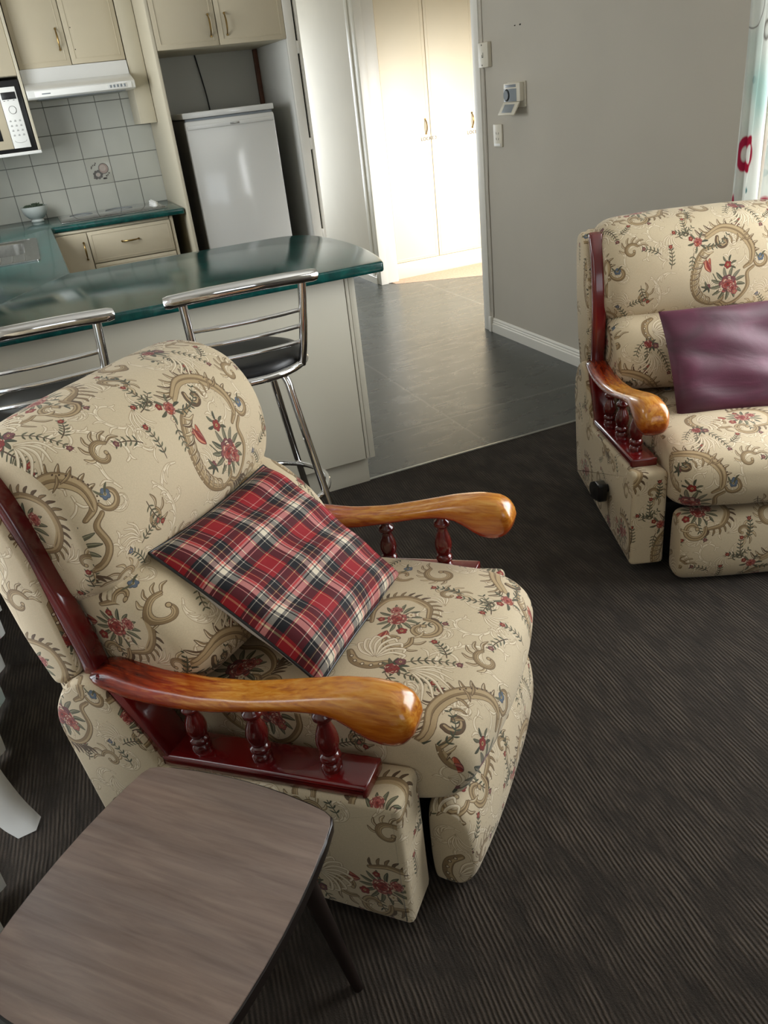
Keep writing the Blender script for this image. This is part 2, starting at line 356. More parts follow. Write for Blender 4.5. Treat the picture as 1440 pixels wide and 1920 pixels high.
    for k,a in enumerate((-.4,.4,0)): leaf(ax-.04,ay+.005,2.9+a,.020,.0055,(OR,PK,RED)[k],DR,bend=.2,hi=(.75,.5,.38))
    flower(ax-.034,ay-.018,.008,RED,DR);flower(ax-.01,ay+.026,.006,RED,DR)
    # scallop shell fan with ladder
    sx,sy=.265,.36
    lad=[(sx-.005,sy+.045),(sx-.025,sy+.028),(sx-.03,sy),(sx-.018,sy-.025)]
    stroke(lad,(.005,.0085,.005),T1,T2,T3)
    q=path(lad)
    for i in np.linspace(len(q)*.15,len(q)*.85,5).astype(int): dab(q[i,0],q[i,1],.0034,DK);dab(q[i,0],q[i,1],.0022,CR,1,.95)
    for k in range(8):
        a=1.15-k*.32;L=.052-.0025*abs(k-3)
        pts=[(sx-.012+.004*math.cos(a),sy+.004*math.sin(a)-.0),(sx-.01+L*.6*math.cos(a+.12),sy+L*.6*math.sin(a+.12)),(sx-.01+L*math.cos(a-.15),sy+L*math.sin(a-.15)),(sx-.01+L*.95*math.cos(a-.32),sy+L*.95*math.sin(a-.32))]
        stroke(pts,(.0008,.0026,.0016),(.81,.75,.63),(.52,.44,.33),(.89,.84,.75),h=.95)
    for k in range(10):
        a=k*2*math.pi/10;leaf(sx-.025,sy-.035,a,.020,.0036,R.choice(G),(.2,.2,.14))
    rose(sx-.03,sy-.033,.011,(RED,MV,CR,RED));flower(sx-.012,sy-.040,.0075,MV,DR)
    spray(sx-.035,sy-.045,-1.7,.05,6,bend=.2,fl=RED);spray(sx-.012,sy-.045,-1.0,.075,8,bend=-.5,fl=MV);spray(sx-.042,sy-.028,3.9,.04,4)
    for k in range(6):
        a=-2.3+k*.28;relief([(sx-.025,sy-.055),(sx-.025+.03*math.cos(a),sy-.055+.035*math.sin(a)),(sx-.03+.055*math.cos(a-.2),sy-.055+.062*math.sin(a-.2))],.0022)
    # side scrolls
    scroll(.155,.335,.03,1.0,.9,1,.0055,fr=7);scroll(.135,.40,.022,4.3,.9,-1,.0045)
    flower(.16,.40,.008,BL,(.2,.22,.27));leaf(.16,.40,.3,.02,.003,G[0]);leaf(.16,.40,2.6,.02,.003,G[1])
    spray(.20,.425,2.6,.05,6,fl=RED);spray(.10,.285,1.2,.05,6,c=G[2],fl=RED);spray(.33,.13,4.9,.05,6,fl=RED);spray(.06,.235,.2,.05,5)
    spray(.305,.03,1.9,.055,6,c=G[2],fl=BL);spray(.02,.20,2.5,.045,5,fl=MV)
    scroll(.02,.02,.024,.5,.9,1,.0045,fr=6)
    # faint weave mottling
    rs=np.random.RandomState(3);n=rs.rand(Hp,Wp)
    for ax_ in (0,1): n=(n+np.roll(n,1,ax_)+np.roll(n,-1,ax_))/3
    img*= (1+(n-.5)[...,None]*.12)
    return np.clip(img,0,1),np.clip(hgt+(n-.5)*.15,0,1),TW,TH
_fa,_fh,TW,TH=make_fabric()
# soften the print a little so that it reads as woven jacquard
_b=_fa.mean(axis=(0,1)); IMG_F=image('tapestry_weave_colour',_fa*.97+_b*.03); IMG_H=image('tapestry_weave_relief',_fh); IMG_H.colorspace_settings.name='Non-Color'
def fabric():
    m=Mt('floral_tapestry_upholstery'); uv=m.new('ShaderNodeUVMap'); mp=m.new('ShaderNodeMapping'); mp.inputs['Scale'].default_value=(1/TW/1.28,1/TH/1.28,1); m.link(uv.outputs[0],mp.inputs[0])
    t=m.new('ShaderNodeTexImage'); t.image=IMG_F; m.link(mp.outputs[0],t.inputs[0]); h=m.new('ShaderNodeTexImage'); h.image=IMG_H; m.link(mp.outputs[0],h.inputs[0])
    w=m.noise(m.co('Object'),5,3); hh=m.math('ADD',h.outputs[0],m.math('MULTIPLY',w,2.2))
    m.color(t.outputs[0]); m.set(Roughness=.72,Sheen_Weight=.15); m.b.inputs['Specular IOR Level'].default_value=.3; m.bump(hh,.42,.0020); return m.m
M_fab=fabric()
def plaid():
    S=900; red=np.array([.60,.03,.12]); mar=np.array([.30,.02,.09]); blk=np.array([.06,.07,.11]); wht=np.array([.88,.84,.76]); pnk=np.array([.86,.42,.38]); yel=np.array([.85,.76,.55])
    sett=[(red,16),(yel,1.3),(red,3),(blk,13),(wht,1.3),(blk,5),(wht,9),(blk,2),(wht,3),(pnk,3),(wht,1.2),(mar,9),(yel,1.2),(mar,2),(blk,9),(wht,1.2),(blk,4),(red,9),(wht,1.2),(red,5)]
    tot=sum(x[1] for x in sett); a=np.zeros((S,3)); w=0
    for c,n in sett: a[int(w/tot*S):int((w+n)/tot*S)+1]=c; w+=n
    X,Y=np.meshgrid(np.arange(S),np.arange(S)); tw=((X+Y)//3%2)[...,None]
    wa,we=a[X],a[Y]; im=np.where(tw==0,wa,we); im=im*.62+(wa*.5+we*.5)*.38; im=im**1.15
    m=Mt('tartan_plaid_cotton'); t=m.new('ShaderNodeTexImage'); t.image=image('tartan_weave',im); uv=m.new('ShaderNodeUVMap'); mp=m.new('ShaderNodeMapping'); mp.inputs['Scale'].default_value=(3.1,3.1,1); mp.inputs['Location'].default_value=(.1,.35,0)
    m.link(uv.outputs[0],mp.inputs[0]); m.link(mp.outputs[0],t.inputs[0]); m.color(t.outputs[0]); m.set(Roughness=.8); m.bump(m.noise(m.co('Object'),11,3),.5,.006); return m.m
M_plaid=plaid()
def satin():
    m=Mt('plum_satin'); n=m.noise(m.co('Object',(1,1,2.4)),6,3,.45,.5); n2=m.noise(m.co('Object'),300,2)
    m.color(m.ramp(n,[(.3,lin('#3a0f22')[:3]),(.7,lin('#591a38')[:3])])); m.set(Roughness=.5,Sheen_Weight=.05); m.bump(m.math('ADD',n,m.math('MULTIPLY',n2,.04)),.6,.008); return m.m
M_satin=satin()
def curtain_mat(nm='printed_curtain_cloth',trans=.42):
    m=Mt(nm); uv=m.new('ShaderNodeUVMap').outputs[0]
    def dots(scale,loc,stops,stretch=(1,1,1)):
        mp=m.new('ShaderNodeMapping'); mp.inputs['Scale'].default_value=stretch; mp.inputs['Location'].default_value=loc; m.link(uv,mp.inputs[0])
        v=m.new('ShaderNodeTexVoronoi'); v.inputs['Scale'].default_value=scale; v.inputs['Randomness'].default_value=.75; m.link(mp.outputs[0],v.inputs['Vector']); return m.ramp(v.outputs['Distance'],stops),v
    k=lambda x:(x,x,x)
    big,_=dots(7.5,(0,.6,0),[(.0,k(0)),(.18,k(0)),(.22,k(1)),(.36,k(1)),(.40,k(0))],(1.4,.8,1))
    mp=m.noise(uv,2.2,2)
    col=m.mix(m.ramp(mp,[(.5,k(0)),(.62,k(1))]),lin('#e6e8e3'),lin('#c4d8d3'))
    col=m.mix(m.math('MULTIPLY',big,m.ramp(m.noise(uv,1.7,1),[(.34,k(0)),(.42,k(1))])),col,lin('#b8234e'))
    sm,_=dots(16,(3,1,0),[(.0,k(1)),(.20,k(1)),(.26,k(0))],(1.2,1,1))
    col=m.mix(m.math('MULTIPLY',sm,m.ramp(m.noise(uv,2.9,1),[(.5,k(0)),(.6,k(1))])),col,lin('#4f8f92'))
    ln,_=dots(7,(5,2,0),[(.33,k(0)),(.35,k(1)),(.37,k(0))],(1.3,.7,1))
    col=m.mix(m.math('MULTIPLY',ln,.85),col,lin('#77706b'))
    m.color(col); m.set(Roughness=.85)
    tr=m.new('ShaderNodeBsdfTranslucent'); m.link(col,tr.inputs[0]); mx=m.new('ShaderNodeMixShader'); mx.inputs[0].default_value=trans
    out=m.n['Material Output']; m.link(m.b.outputs[0],mx.inputs[1]); m.link(tr.outputs[0],mx.inputs[2]); m.link(mx.outputs[0],out.inputs[0]); return m.m
M_curtain=curtain_mat(); M_curtain2=curtain_mat('printed_curtain_cloth_lined',0.0)
def glass():
    m=Mt('window_glass'); tr=m.new('ShaderNodeBsdfTransparent'); gl=m.new('ShaderNodeBsdfGlossy'); gl.inputs['Roughness'].default_value=.02; mx=m.new('ShaderNodeMixShader'); mx.inputs[0].default_value=.06
    m.link(tr.outputs[0],mx.inputs[1]); m.link(gl.outputs[0],mx.inputs[2]); m.link(mx.outputs[0],m.n['Material Output'].inputs[0]); return m.m
M_glass=glass()
M_hob=simple('black_ceramic_glass','#33322f',.06,noise=(3,.05),coat=.8)

# ------------------------------------------------------------------ geometry helpers
def link(name,me,mats,parent=None):
    o=D.objects.new(name,me); COL.objects.link(o)
    for m in (mats if isinstance(mats,(list,tuple)) else [mats]): me.materials.append(m)
    if parent: o.parent=parent
    return o
def finish(name,bm,mats,parent=None,ang=38,smooth=True):
    bmesh.ops.recalc_face_normals(bm,faces=bm.faces[:])
    for f in bm.faces: f.smooth=smooth
    if smooth:
        for e in bm.edges:
            if len(e.link_faces)!=2 or e.calc_face_angle(0)>math.radians(ang): e.smooth=False
    me=D.meshes.new(name); bm.to_mesh(me); bm.free(); return link(name,me,mats,parent)
def tag(o,label,cat,group=None,kind=None):
    if kind: o['kind']=kind
    if label: o['label']=label
    if cat: o['category']=cat
    if group: o['group']=group
    return o
def empty(name,loc,rz,label,cat,group=None):
    o=D.objects.new(name,None); COL.objects.link(o); o.location=loc; o.rotation_euler=(0,0,rz); o.empty_display_size=.1
    return tag(o,label,cat,group)
def box(bm,a,b,bev=0,mat=0,seg=2):
    a=Vector(a);b=Vector(b); r=bmesh.ops.create_cube(bm,size=1); vs=r['verts']
    for v in vs: v.co=Vector(((a.x+b.x)/2+v.co.x*abs(b.x-a.x),(a.y+b.y)/2+v.co.y*abs(b.y-a.y),(a.z+b.z)/2+v.co.z*abs(b.z-a.z)))
    fs=list({f for v in vs for f in v.link_faces})
    for f in fs: f.material_index=mat
    if bev>0:
        bev=min(bev,.49*min(abs(b.x-a.x),abs(b.y-a.y),abs(b.z-a.z)))
        bmesh.ops.bevel(bm,geom=list({e for f in fs for e in f.edges}),offset=bev,segments=seg,affect='EDGES',profile=.5)
    return bm
def B(name,a,b,mat,parent=None,bev=.003):
    bm=bmesh.new(); box(bm,a,b,bev); return finish(name,bm,mat,parent)
def catmull(P,n=6,closed=False):
    P=[Vector(p) for p in P]; out=[]; N=len(P)
    rng=range(N if closed else N-1)
    for i in rng:
        if closed: a,b,c,d=P[(i-1)%N],P[i],P[(i+1)%N],P[(i+2)%N]
        else: a=P[i-1] if i>0 else 2*P[0]-P[1]; b=P[i]; c=P[i+1]; d=P[i+2] if i+2<N else 2*P[-1]-P[-2]
        for k in range(n):
            t=k/n; out.append(.5*((2*b)+(-a+c)*t+(2*a-5*b+4*c-d)*t*t+(-a+3*b-3*c+d)*t**3))
    if not closed: out.append(P[-1])
    return out
def fillet(P,r,n=5):
    out=[];N=len(P);P=[Vector(p) for p in P]
    rr=r if isinstance(r,(list,tuple)) else [r]*N
    for i in range(N):
        a,b,c=P[i-1],P[i],P[(i+1)%N]; u=(a-b);v=(c-b);d=min(rr[i],u.length*.45,v.length*.45); u.normalize();v.normalize()
        p0=b+u*d;p1=b+v*d
        for k in range(n+1):
            t=k/n; out.append((1-t)**2*p0+2*t*(1-t)*b+t*t*p1)
    return out
def tube(bm,pts,r,seg=12,closed=False,caps=True,mat=0):
    pts=[Vector(p) for p in pts]; n=len(pts); rings=[]
    prev=None
    for i,p in enumerate(pts):
        if closed: t=(pts[(i+1)%n]-pts[i-1]).normalized()
        else: t=(pts[min(i+1,n-1)]-pts[max(i-1,0)]).normalized()
        if prev is None: ref=Vector((0,0,1)) if abs(t.z)<.9 else Vector((1,0,0)); x=t.cross(ref).normalized()
        else: x=(prev-t*prev.dot(t)).normalized()
        prev=x; y=t.cross(x); rad=r(i/(n-1)) if callable(r) else r
        rings.append([bm.verts.new(p+x*rad*math.cos(2*math.pi*k/seg)+y*rad*math.sin(2*math.pi*k/seg)) for k in range(seg)])
    m=n if closed else n-1
    for i in range(m):
        a,b=rings[i],rings[(i+1)%n]
        for k in range(seg):
            f=bm.faces.new((a[k],a[(k+1)%seg],b[(k+1)%seg],b[k])); f.material_index=mat
    if caps and not closed:
        for rg,sgn,p in ((rings[0],-1,pts[0]),(rings[-1],1,pts[-1])):
            f=bm.faces.new(rg); f.material_index=mat
    return bm
def lathe(bm,prof,seg=20,cx=0,cy=0,mat=0,top=True,bot=True):
    rings=[[bm.verts.new((cx+r*math.cos(2*math.pi*k/seg),cy+r*math.sin(2*math.pi*k/seg),z)) for k in range(seg)] for r,z in prof]
    for a,b in zip(rings,rings[1:]):
        for k in range(seg): bm.faces.new((a[k],a[(k+1)%seg],b[(k+1)%seg],b[k])).material_index=mat
    if bot: bm.faces.new(rings[0][::-1]).material_index=mat
    if top: bm.faces.new(rings[-1]).material_index=mat
    return bm
def prism(bm,poly,axis,a,b,bev=0,mat=0):
    # poly in the two remaining axes, extruded along axis from a to b
    def P(p,t):
        return {'x':(t,p[0],p[1]),'y':(p[0],t,p[1]),'z':(p[0],p[1],t)}[axis]
    v0=[bm.verts.new(P(p,a)) for p in poly]; v1=[bm.verts.new(P(p,b)) for p in poly]; n=len(poly)
    fs=[bm.faces.new(v0),bm.faces.new(v1)]+[bm.faces.new((v0[i],v0[(i+1)%n],v1[(i+1)%n],v1[i])) for i in range(n)]
    for f in fs: f.material_index=mat
    if bev: bmesh.ops.bevel(bm,geom=list(fs[0].edges)+list(fs[1].edges),offset=bev,segments=2,affect='EDGES',profile=.5)
    return bm
def extr(name,prof,x0,x1,mat,parent=None,r=.01,mode='inset',k=5,ns=4,warp=None,uvoff=(0,0),ang=38):
    """cross-section prof [(u,z)] (u = forwards) swept across the chair from x0 to x1 with rounded ends; local y = -u.
    UV: (x, length along the section) on the wrap, (y,z) on the end caps, in metres."""
    P=[Vector((p[0],p[1])) for p in prof]; n=len(P)
    cen=sum(P,Vector((0,0)))/n
    area2=sum(P[i].x*P[(i+1)%n].y-P[(i+1)%n].x*P[i].y for i in range(n))
    if area2<0: P=P[::-1]
    nor=[]
    for i in range(n):
        t=(P[(i+1)%n]-P[i-1]); nor.append(Vector((t.y,-t.x)).normalized())
    s=[0]
    for i in range(n): s.append(s[-1]+(P[(i+1)%n]-P[i]).length)
    stations=[(x0+r*(1-math.cos(j/k*math.pi/2)),1-math.sin(j/k*math.pi/2)) for j in range(k+1)]
    mid=[(x0+r+(x1-x0-2*r)*j/ns,0.) for j in range(1,ns)]
    stations=stations+mid+[(x0+x1-q[0],q[1]) for q in stations[::-1]]
    bm=bmesh.new(); uvl=bm.loops.layers.uv.new('UVMap'); rings=[]
    for x,e in stations:
        ring=[]
        for i in range(n):
            p=P[i]
            if mode=='inset': q=p-nor[i]*r*e
            else: q=cen+(p-cen)*(1-e*mode)
            co=Vector((x,-q.x,q.y))
            if warp: co=warp(co)
            ring.append(bm.verts.new(co))
        rings.append(ring)
    tot=s[-1]
    k0=max(range(n),key=lambda i:P[i].x-P[i].y*1.0)   # lowest front corner
    for a in range(len(rings)-1):
        for i in range(n):
            f=bm.faces.new((rings[a][i],rings[a][(i+1)%n],rings[a+1][(i+1)%n],rings[a+1][i]))
            ss=(s[i]-s[k0])%tot; se=ss+(s[i+1]-s[i])
            if ss>tot*.75: ss-=tot; se-=tot
            for l,(ri,si) in zip(f.loops,((a,ss),(a,se),(a+1,se),(a+1,ss))):
                l[uvl].uv=(stations[ri][0]+uvoff[0],si+uvoff[1])
    for ring,xx in ((rings[0],x0),(rings[-1],x1)):
        f=bm.faces.new(ring)
    bm.normal_update()
    bmesh.ops.recalc_face_normals(bm,faces=bm.faces[:])
    for f in bm.faces:
        if abs(f.normal.x)>.80 or len(f.verts)>4:
            for l in f.loops: l[uvl].uv=(l.vert.co.y*(1 if f.normal.x>0 else -1)+uvoff[0]+.1,l.vert.co.z+uvoff[1]+.21)
    return finish(name,bm,mat,parent,ang)
def text(bm_target,s,size,mat4,mi=0,extr_=.0006):
    c=D.curves.new('t','FONT'); c.body=s; c.size=size; c.extrude=extr_; c.align_x='CENTER'; c.align_y='CENTER'; c.resolution_u=2
    o=D.objects.new('t',c); me=D.meshes.new_from_object(o); D.objects.remove(o); D.curves.remove(c)
    me.transform(mat4); n0=len(bm_target.faces); bm_target.from_mesh(me); D.meshes.remove(me)
    bm_target.faces.ensure_lookup_table()
    for f in bm_target.faces[n0:]: f.material_index=mi
def frame4(o,x,y,z): return Matrix(((x[0],y[0],z[0],o[0]),(x[1],y[1],z[1],o[1]),(x[2],y[2],z[2],o[2]),(0,0,0,1)))
# ------------------------------------------------------------------ setting
def S(o): o['kind']='structure'; return o
def plane_poly(name,poly,z0,z1,mat):
    bm=bmesh.new(); prism(bm,poly,'z',z0,z1); return S(finish(name,bm,mat,smooth=False))
plane_poly('floor',[(-.62,2.843),(2.50,2.843),(2.50,4.35),(2.60,4.35),(2.60,6.15),(2.50,6.28),(2.50,8.3),(-.62,8.3)],-.05,0,M_vinyl)
plane_poly('floor_carpet',[(-.55,-2.25),(2.55,-2.25),(2.55,2.84),(-.55,2.84)],-.05,.004,M_carpet)
plane_poly('floor_hall',[(2.60,4.35),(4.4,4.35),(4.4,5.30),(3.24,5.84),(2.60,6.15)],-.05,0,M_vinyl)
plane_poly('floor_hall_carpet',[(2.60,6.15),(3.24,5.84),(4.4,5.30),(4.4,6.9),(2.60,6.9)],-.05,.002,M_beigecarpet)
plane_poly('ceiling',[(-.62,-2.3),(4.45,-2.3),(4.45,8.3),(-.62,8.3)],2.42,2.5,M_ceil)
def wall_with_holes(name,axis,c0,c1,a0,a1,holes,mat,top=2.42):
    """wall slab between c0..c1 on axis, running a0..a1, rectangular holes (a,b,z0,z1)"""
    bm=bmesh.new()
    xs=sorted({a0,a1,*[h[0] for h in holes],*[h[1] for h in holes]}); zs=sorted({0,top,*[h[2] for h in holes],*[h[3] for h in holes]})
    for i in range(len(xs)-1):
        for j in range(len(zs)-1):
            mx,mz=(xs[i]+xs[i+1])/2,(zs[j]+zs[j+1])/2
            if any(h[0]<mx<h[1] and h[2]<mz<h[3] for h in holes): continue
            if axis=='x': box(bm,(c0,xs[i],zs[j]),(c1,xs[i+1],zs[j+1]))
            else: box(bm,(xs[i],c0,zs[j]),(xs[i+1],c1,zs[j+1]))
    bmesh.ops.remove_doubles(bm,verts=bm.verts[:],dist=1e-5)
    return S(finish(name,bm,mat,smooth=False))
WR=2.50
wall_with_holes('wall_right','x',WR,WR+.11,-2.25,4.46,[(.45,2.40,.35,2.1)],M_wallgrey)
wall_with_holes('wall_hall_side','x',WR,WR+.10,6.25,8.3,[],M_wall)
wall_with_holes('wall_left','x',-.66,-.54,-2.3,8.3,[(.80,2.35,.05,2.1),(3.95,5.35,1.08,2.05)],M_wallgrey)
wall_with_holes('wall_rear','y',-2.3,-2.22,-.54,2.5,[(.1,1.9,.75,2.1)],M_wallgrey)
wall_with_holes('wall_kitchen_back','y',6.2,6.28,-.54,1.735,[],M_tiles)
wall_with_holes('wall_passage_side','x',1.735,1.775,5.47,8.0,[],M_alcove)
wall_with_holes('wall_passage_back','y',8.0,8.1,1.70,2.5,[(1.88,2.38,.1,2.0)],M_wall)
wall_with_holes('wall_hall_front','y',4.35,4.46,2.61,4.4,[(2.8,3.9,.15,2.1)],M_wall)
wall_with_holes('wall_hall_right','x',4.3,4.4,4.46,6.9,[],M_wall)
wall_with_holes('wall_hall_back','y',6.75,6.85,2.6,4.3,[],M_wall)
# the painted back of the fridge recess (the tiles stop at the tall panel)
S(B('wall_fridge_recess',(.935,6.185,0),(1.735,6.2,2.42),M_alcove,bev=0))
# window frames, panes
def window(name,axis,c,a0,a1,z0,z1,mull):
    bm=bmesh.new(); t=.04
    def bx(p0,p1,q0,q1,d=.03):
        if axis=='x': box(bm,(c-d,p0,q0),(c+d,p1,q1),.004)
        else: box(bm,(p0,c-d,q0),(p1,c+d,q1),.004)
    bx(a0,a1,z0,z0+t);bx(a0,a1,z1-t,z1);bx(a0,a0+t,z0+t,z1-t);bx(a1-t,a1,z0+t,z1-t)
    for m in mull: bx(m-.02,m+.02,z0+t,z1-t)
    f=S(finish(name,bm,M_white))
    if axis=='x': g=B('pane',(c-.003,a0+.02,z0+.02),(c+.003,a1-.02,z1-.02),M_glass,f,0)
    else: g=B('pane',(a0+.02,c-.003,z0+.02),(a1-.02,c+.003,z1-.02),M_glass,f,0)
    return f
window('window_1','x',WR+.06,.45,2.40,.35,2.1,[1.43])
window('window_2','x',-.60,.80,2.35,.05,2.1,[1.575])
window('window_3','x',-.60,3.95,5.35,1.08,2.05,[4.65])
window('window_4','y',-2.26,.1,1.9,.75,2.1,[1.0])
window('window_5','y',8.05,1.88,2.38,.1,2.0,[])
window('window_6','y',4.40,2.8,3.9,.15,2.1,[])
# skirting on the grey wall: moulded profile
def skirting(name,x,y0,y1,sgn=-1):
    pr_=[(x,0.0),(x+sgn*.016,0.0),(x+sgn*.016,.052),(x+sgn*.010,.058),(x+sgn*.013,.064),(x+sgn*.008,.071),(x+sgn*.009,.078),(x+sgn*.003,.088),(x,.088)]
    bm=bmesh.new(); v0=[bm.verts.new((p[0],y0,p[1])) for p in pr_]; v1=[bm.verts.new((p[0],y1,p[1])) for p in pr_]; n=len(pr_)
    bm.faces.new(v0); bm.faces.new(v1[::-1])
    for i in range(n): bm.faces.new((v0[i],v0[(i+1)%n],v1[(i+1)%n],v1[i]))
    return S(finish(name,bm,M_white,ang=25))
skirting('baseboard_right',WR,-2.2,4.375)
skirting('baseboard_hall',WR,6.27,7.95)
skirting('baseboard_left',-.54,-2.2,2.75,1)
S(B('baseboard_right_block',(WR-.026,4.372,0),(WR,4.40,.095),M_white,bev=.003))
S(B('trim_1',(WR-.014,4.40,0),(WR+.12,4.475,2.42),M_white,bev=.003))       # bead at the end of the grey wall
S(B('trim_2',(WR-.006,4.372,.09),(WR,4.40,2.42),M_wallgrey,bev=.002))
bm=bmesh.new(); tube(bm,[(WR-.005,4.366,1.475),(WR-.004,4.364,1.1),(WR-.006,4.372,.86),(WR-.004,4.368,.5),(WR-.005,4.37,.10)],.0028,8); tag(finish('wall_cable',bm,M_wallgrey),'thin grey painted cable running down the edge of the grey wall','cable')
# closet architrave, head of the hallway wall
bm=bmesh.new(); box(bm,(2.495,6.20,0),(2.56,6.30,2.42),.004); box(bm,(2.563,6.225,0),(2.665,6.31,2.42),.004); S(finish('trim_3',bm,M_white))
bm=bmesh.new(); box(bm,(2.488,6.30,0),(2.50,6.36,2.42),.002); S(finish('trim_4',bm,M_white))
# thin metal strip between carpet and vinyl
bm=bmesh.new(); prism(bm,[(2.832,-.002),(2.850,-.002),(2.849,.004),(2.845,.007),(2.837,.007),(2.833,.005)],'x',.99,2.498); S(finish('trim_5',bm,M_steel))
# white door jamb beside the fridge recess, with the dark hinge gap
bm=bmesh.new(); box(bm,(1.735,5.445,0),(1.792,5.475,2.42),.003); box(bm,(1.806,5.452,0),(1.826,5.49,2.42),.003); j=S(finish('door_1',bm,M_white))
B('hinge_gap',(1.792,5.470,.55),(1.806,5.478,2.42),M_dark,j,0)
for z in (.60,1.17,1.72):
    h=B('hinge',(1.790,5.446,z-.035),(1.808,5.47,z+.035),M_white,j,.003)

# ------------------------------------------------------------------ hall closet
cl=empty('hall_closet',(3.2,6.30,0),0,'tall cream built-in closet glowing in daylight at the end of the hall','closet')
def C(name,a,b,mat,par=cl,bev=.003,off=(3.2,6.30,0)):
    return B(name,(a[0]-off[0],a[1]-off[1],a[2]-off[2]),(b[0]-off[0],b[1]-off[1],b[2]-off[2]),mat,par,bev)
C('carcass',(2.668,6.305,.0),(4.29,6.74,2.40),M_creamdoor); C('kickboard',(2.67,6.285,.0),(4.29,6.304,.128),M_creamdoor)
def bow_handle(bm,p,L,axis,out,depth=.028,r=.0045):
    p=Vector(p);a=Vector(axis);o=Vector(out); pts=[]
    for i in range(13):
        t=i/12*2-1; pts.append(p+a*(t*L/2)+o*(depth*(1-abs(t)**2.6)+.001))
    tube(bm,pts,lambda s:r*(.75+.5*math.sin(math.pi*s)),8)
    for sgn in (-1,1):
        q=p+a*(sgn*L/2); tube(bm,[q-o*.001,q+o*.008],r*1.5,8)
for k,(x0,x1) in enumerate([(2.668,3.084),(3.088,3.503),(3.507,3.92)]):
    d=C('closet_door',(x0,6.284,.131),(x1,6.304,2.39),M_creamdoor,bev=.004)
    bm=bmesh.new()
    for (u0,v0,u1,v1) in ((x0+.022,.150,x1-.022,.156),(x0+.022,2.35,x1-.022,2.356),(x0+.022,.156,x0+.028,2.35),(x1-.028,.156,x1-.022,2.35)): box(bm,(u0-3.2,-.0185,v0),(u1-3.2,-.0155,v1),.001)
    finish('door_bead',bm,M_creamdoor,d)
    bm=bmesh.new(); bow_handle(bm,(x1-.042-3.2,-.016,1.135),.105,(0,0,1),(0,-1,0)); o=finish('handle',bm,M_brass,d)
    bm=bmesh.new()
    text(bm,'LOCKED',.036,frame4((x1-.020-3.2-.0,-.0175,1.045),(1,0,0),(0,0,1),(0,-1,0)))
    finish('sticker_lettering',bm,M_label,d)

# ------------------------------------------------------------------ kitchen
# worktop: one continuous laminate top (peninsula with round end, sink return, cooktop run)
arc=[(1.103,2.707),(1.118,2.75),(1.140,2.86),(1.156,2.99),(1.165,3.13),(1.163,3.27),(1.152,3.40),(1.130,3.52),(1.090,3.60),(1.03,3.652),(.96,3.668)]
outer=[(-.535,2.707)]+[tuple(p) for p in catmull([(a,b,0) for a,b in arc],3)]
outer=[(p[0],p[1]) for p in outer]
outer+=[(.30,3.675),(.088,3.68),(.08,3.70)]+[(.085,5.53),(.10,5.548),(.905,5.487+.02)]
outer+=[(.912,6.198),(-.535,6.198)]
bm=bmesh.new(); prism(bm,outer,'z',.864,.90)
# cut the sink bowl hole by building the top with a real recess: bowl sits in a rim laid over the top, so the top is split around it
wt=finish('worktop',bm,M_lam,smooth=False)
bv=wt.modifiers.new('edge','BEVEL'); bv.width=.008; bv.segments=3; bv.limit_method='ANGLE'; bv.angle_limit=math.radians(50)
tag(wt,'long glossy dark green worktop wrapping the kitchen, with a rounded peninsula end','worktop')
# boolean out the sink bowl
cut=bmesh.new(); prism(cut,fillet([(-.44,4.50),(-.075,4.50),(-.075,5.06),(-.44,5.06)],.07),'z',.70,1.0); cme=D.meshes.new('cut'); cut.to_mesh(cme); cut.free()
co=D.objects.new('cut',cme); COL.objects.link(co); bo=wt.modifiers.new('sink_hole','BOOLEAN'); bo.object=co; bo.operation='DIFFERENCE'; bo.solver='EXACT'
bpy.context.view_layer.update(); dg=bpy.context.evaluated_depsgraph_get(); nm=D.meshes.new_from_object(wt.evaluated_get(dg)); wt.modifiers.clear(); wt.data=nm; D.objects.remove(co)
bmx=bmesh.new(); bmx.from_mesh(nm)
for f in bmx.faces: f.smooth=True
for e in bmx.edges:
    if e.calc_face_angle(0)>math.radians(32): e.smooth=False
bmx.to_mesh(nm); bmx.free()
# sink
sk=empty('kitchen_sink',(-.25,4.7,.90),0,'stainless steel kitchen sink with drainer set in the green worktop','sink')
bm=bmesh.new()
ro=fillet([(-.475,4.215),(-.022,4.215),(-.015,5.125),(-.475,5.125)],.02,4); ri=fillet([(-.45,4.24),(-.050,4.24),(-.045,5.10),(-.45,5.10)],.02,4)
bowl=fillet([(-.43,4.51),(-.085,4.51),(-.085,5.05),(-.43,5.05)],[.06]*4,4)
def ring_(pts,z): return [bm.verts.new((p[0]+.25,p[1]-4.7,z)) for p in pts]
R0=ring_(ro,.0005);R1=ring_(ro,.006);R2=ring_(ri,.007);R3=ring_(ri,.0035)
def strip(a,b):
    for i in range(len(a)): bm.faces.new((a[i],a[(i+1)%len(a)],b[(i+1)%len(b)],b[i]))
strip(R0,R1);strip(R1,R2);strip(R2,R3)
R4=ring_(bowl,.0025);R5=ring_([((p[0]+.257)*.97-.257,(p[1]-4.78)*.97+4.78) for p in bowl],-.004);R6=ring_([((p[0]+.257)*.88-.257,(p[1]-4.78)*.92+4.78) for p in bowl],-.150)
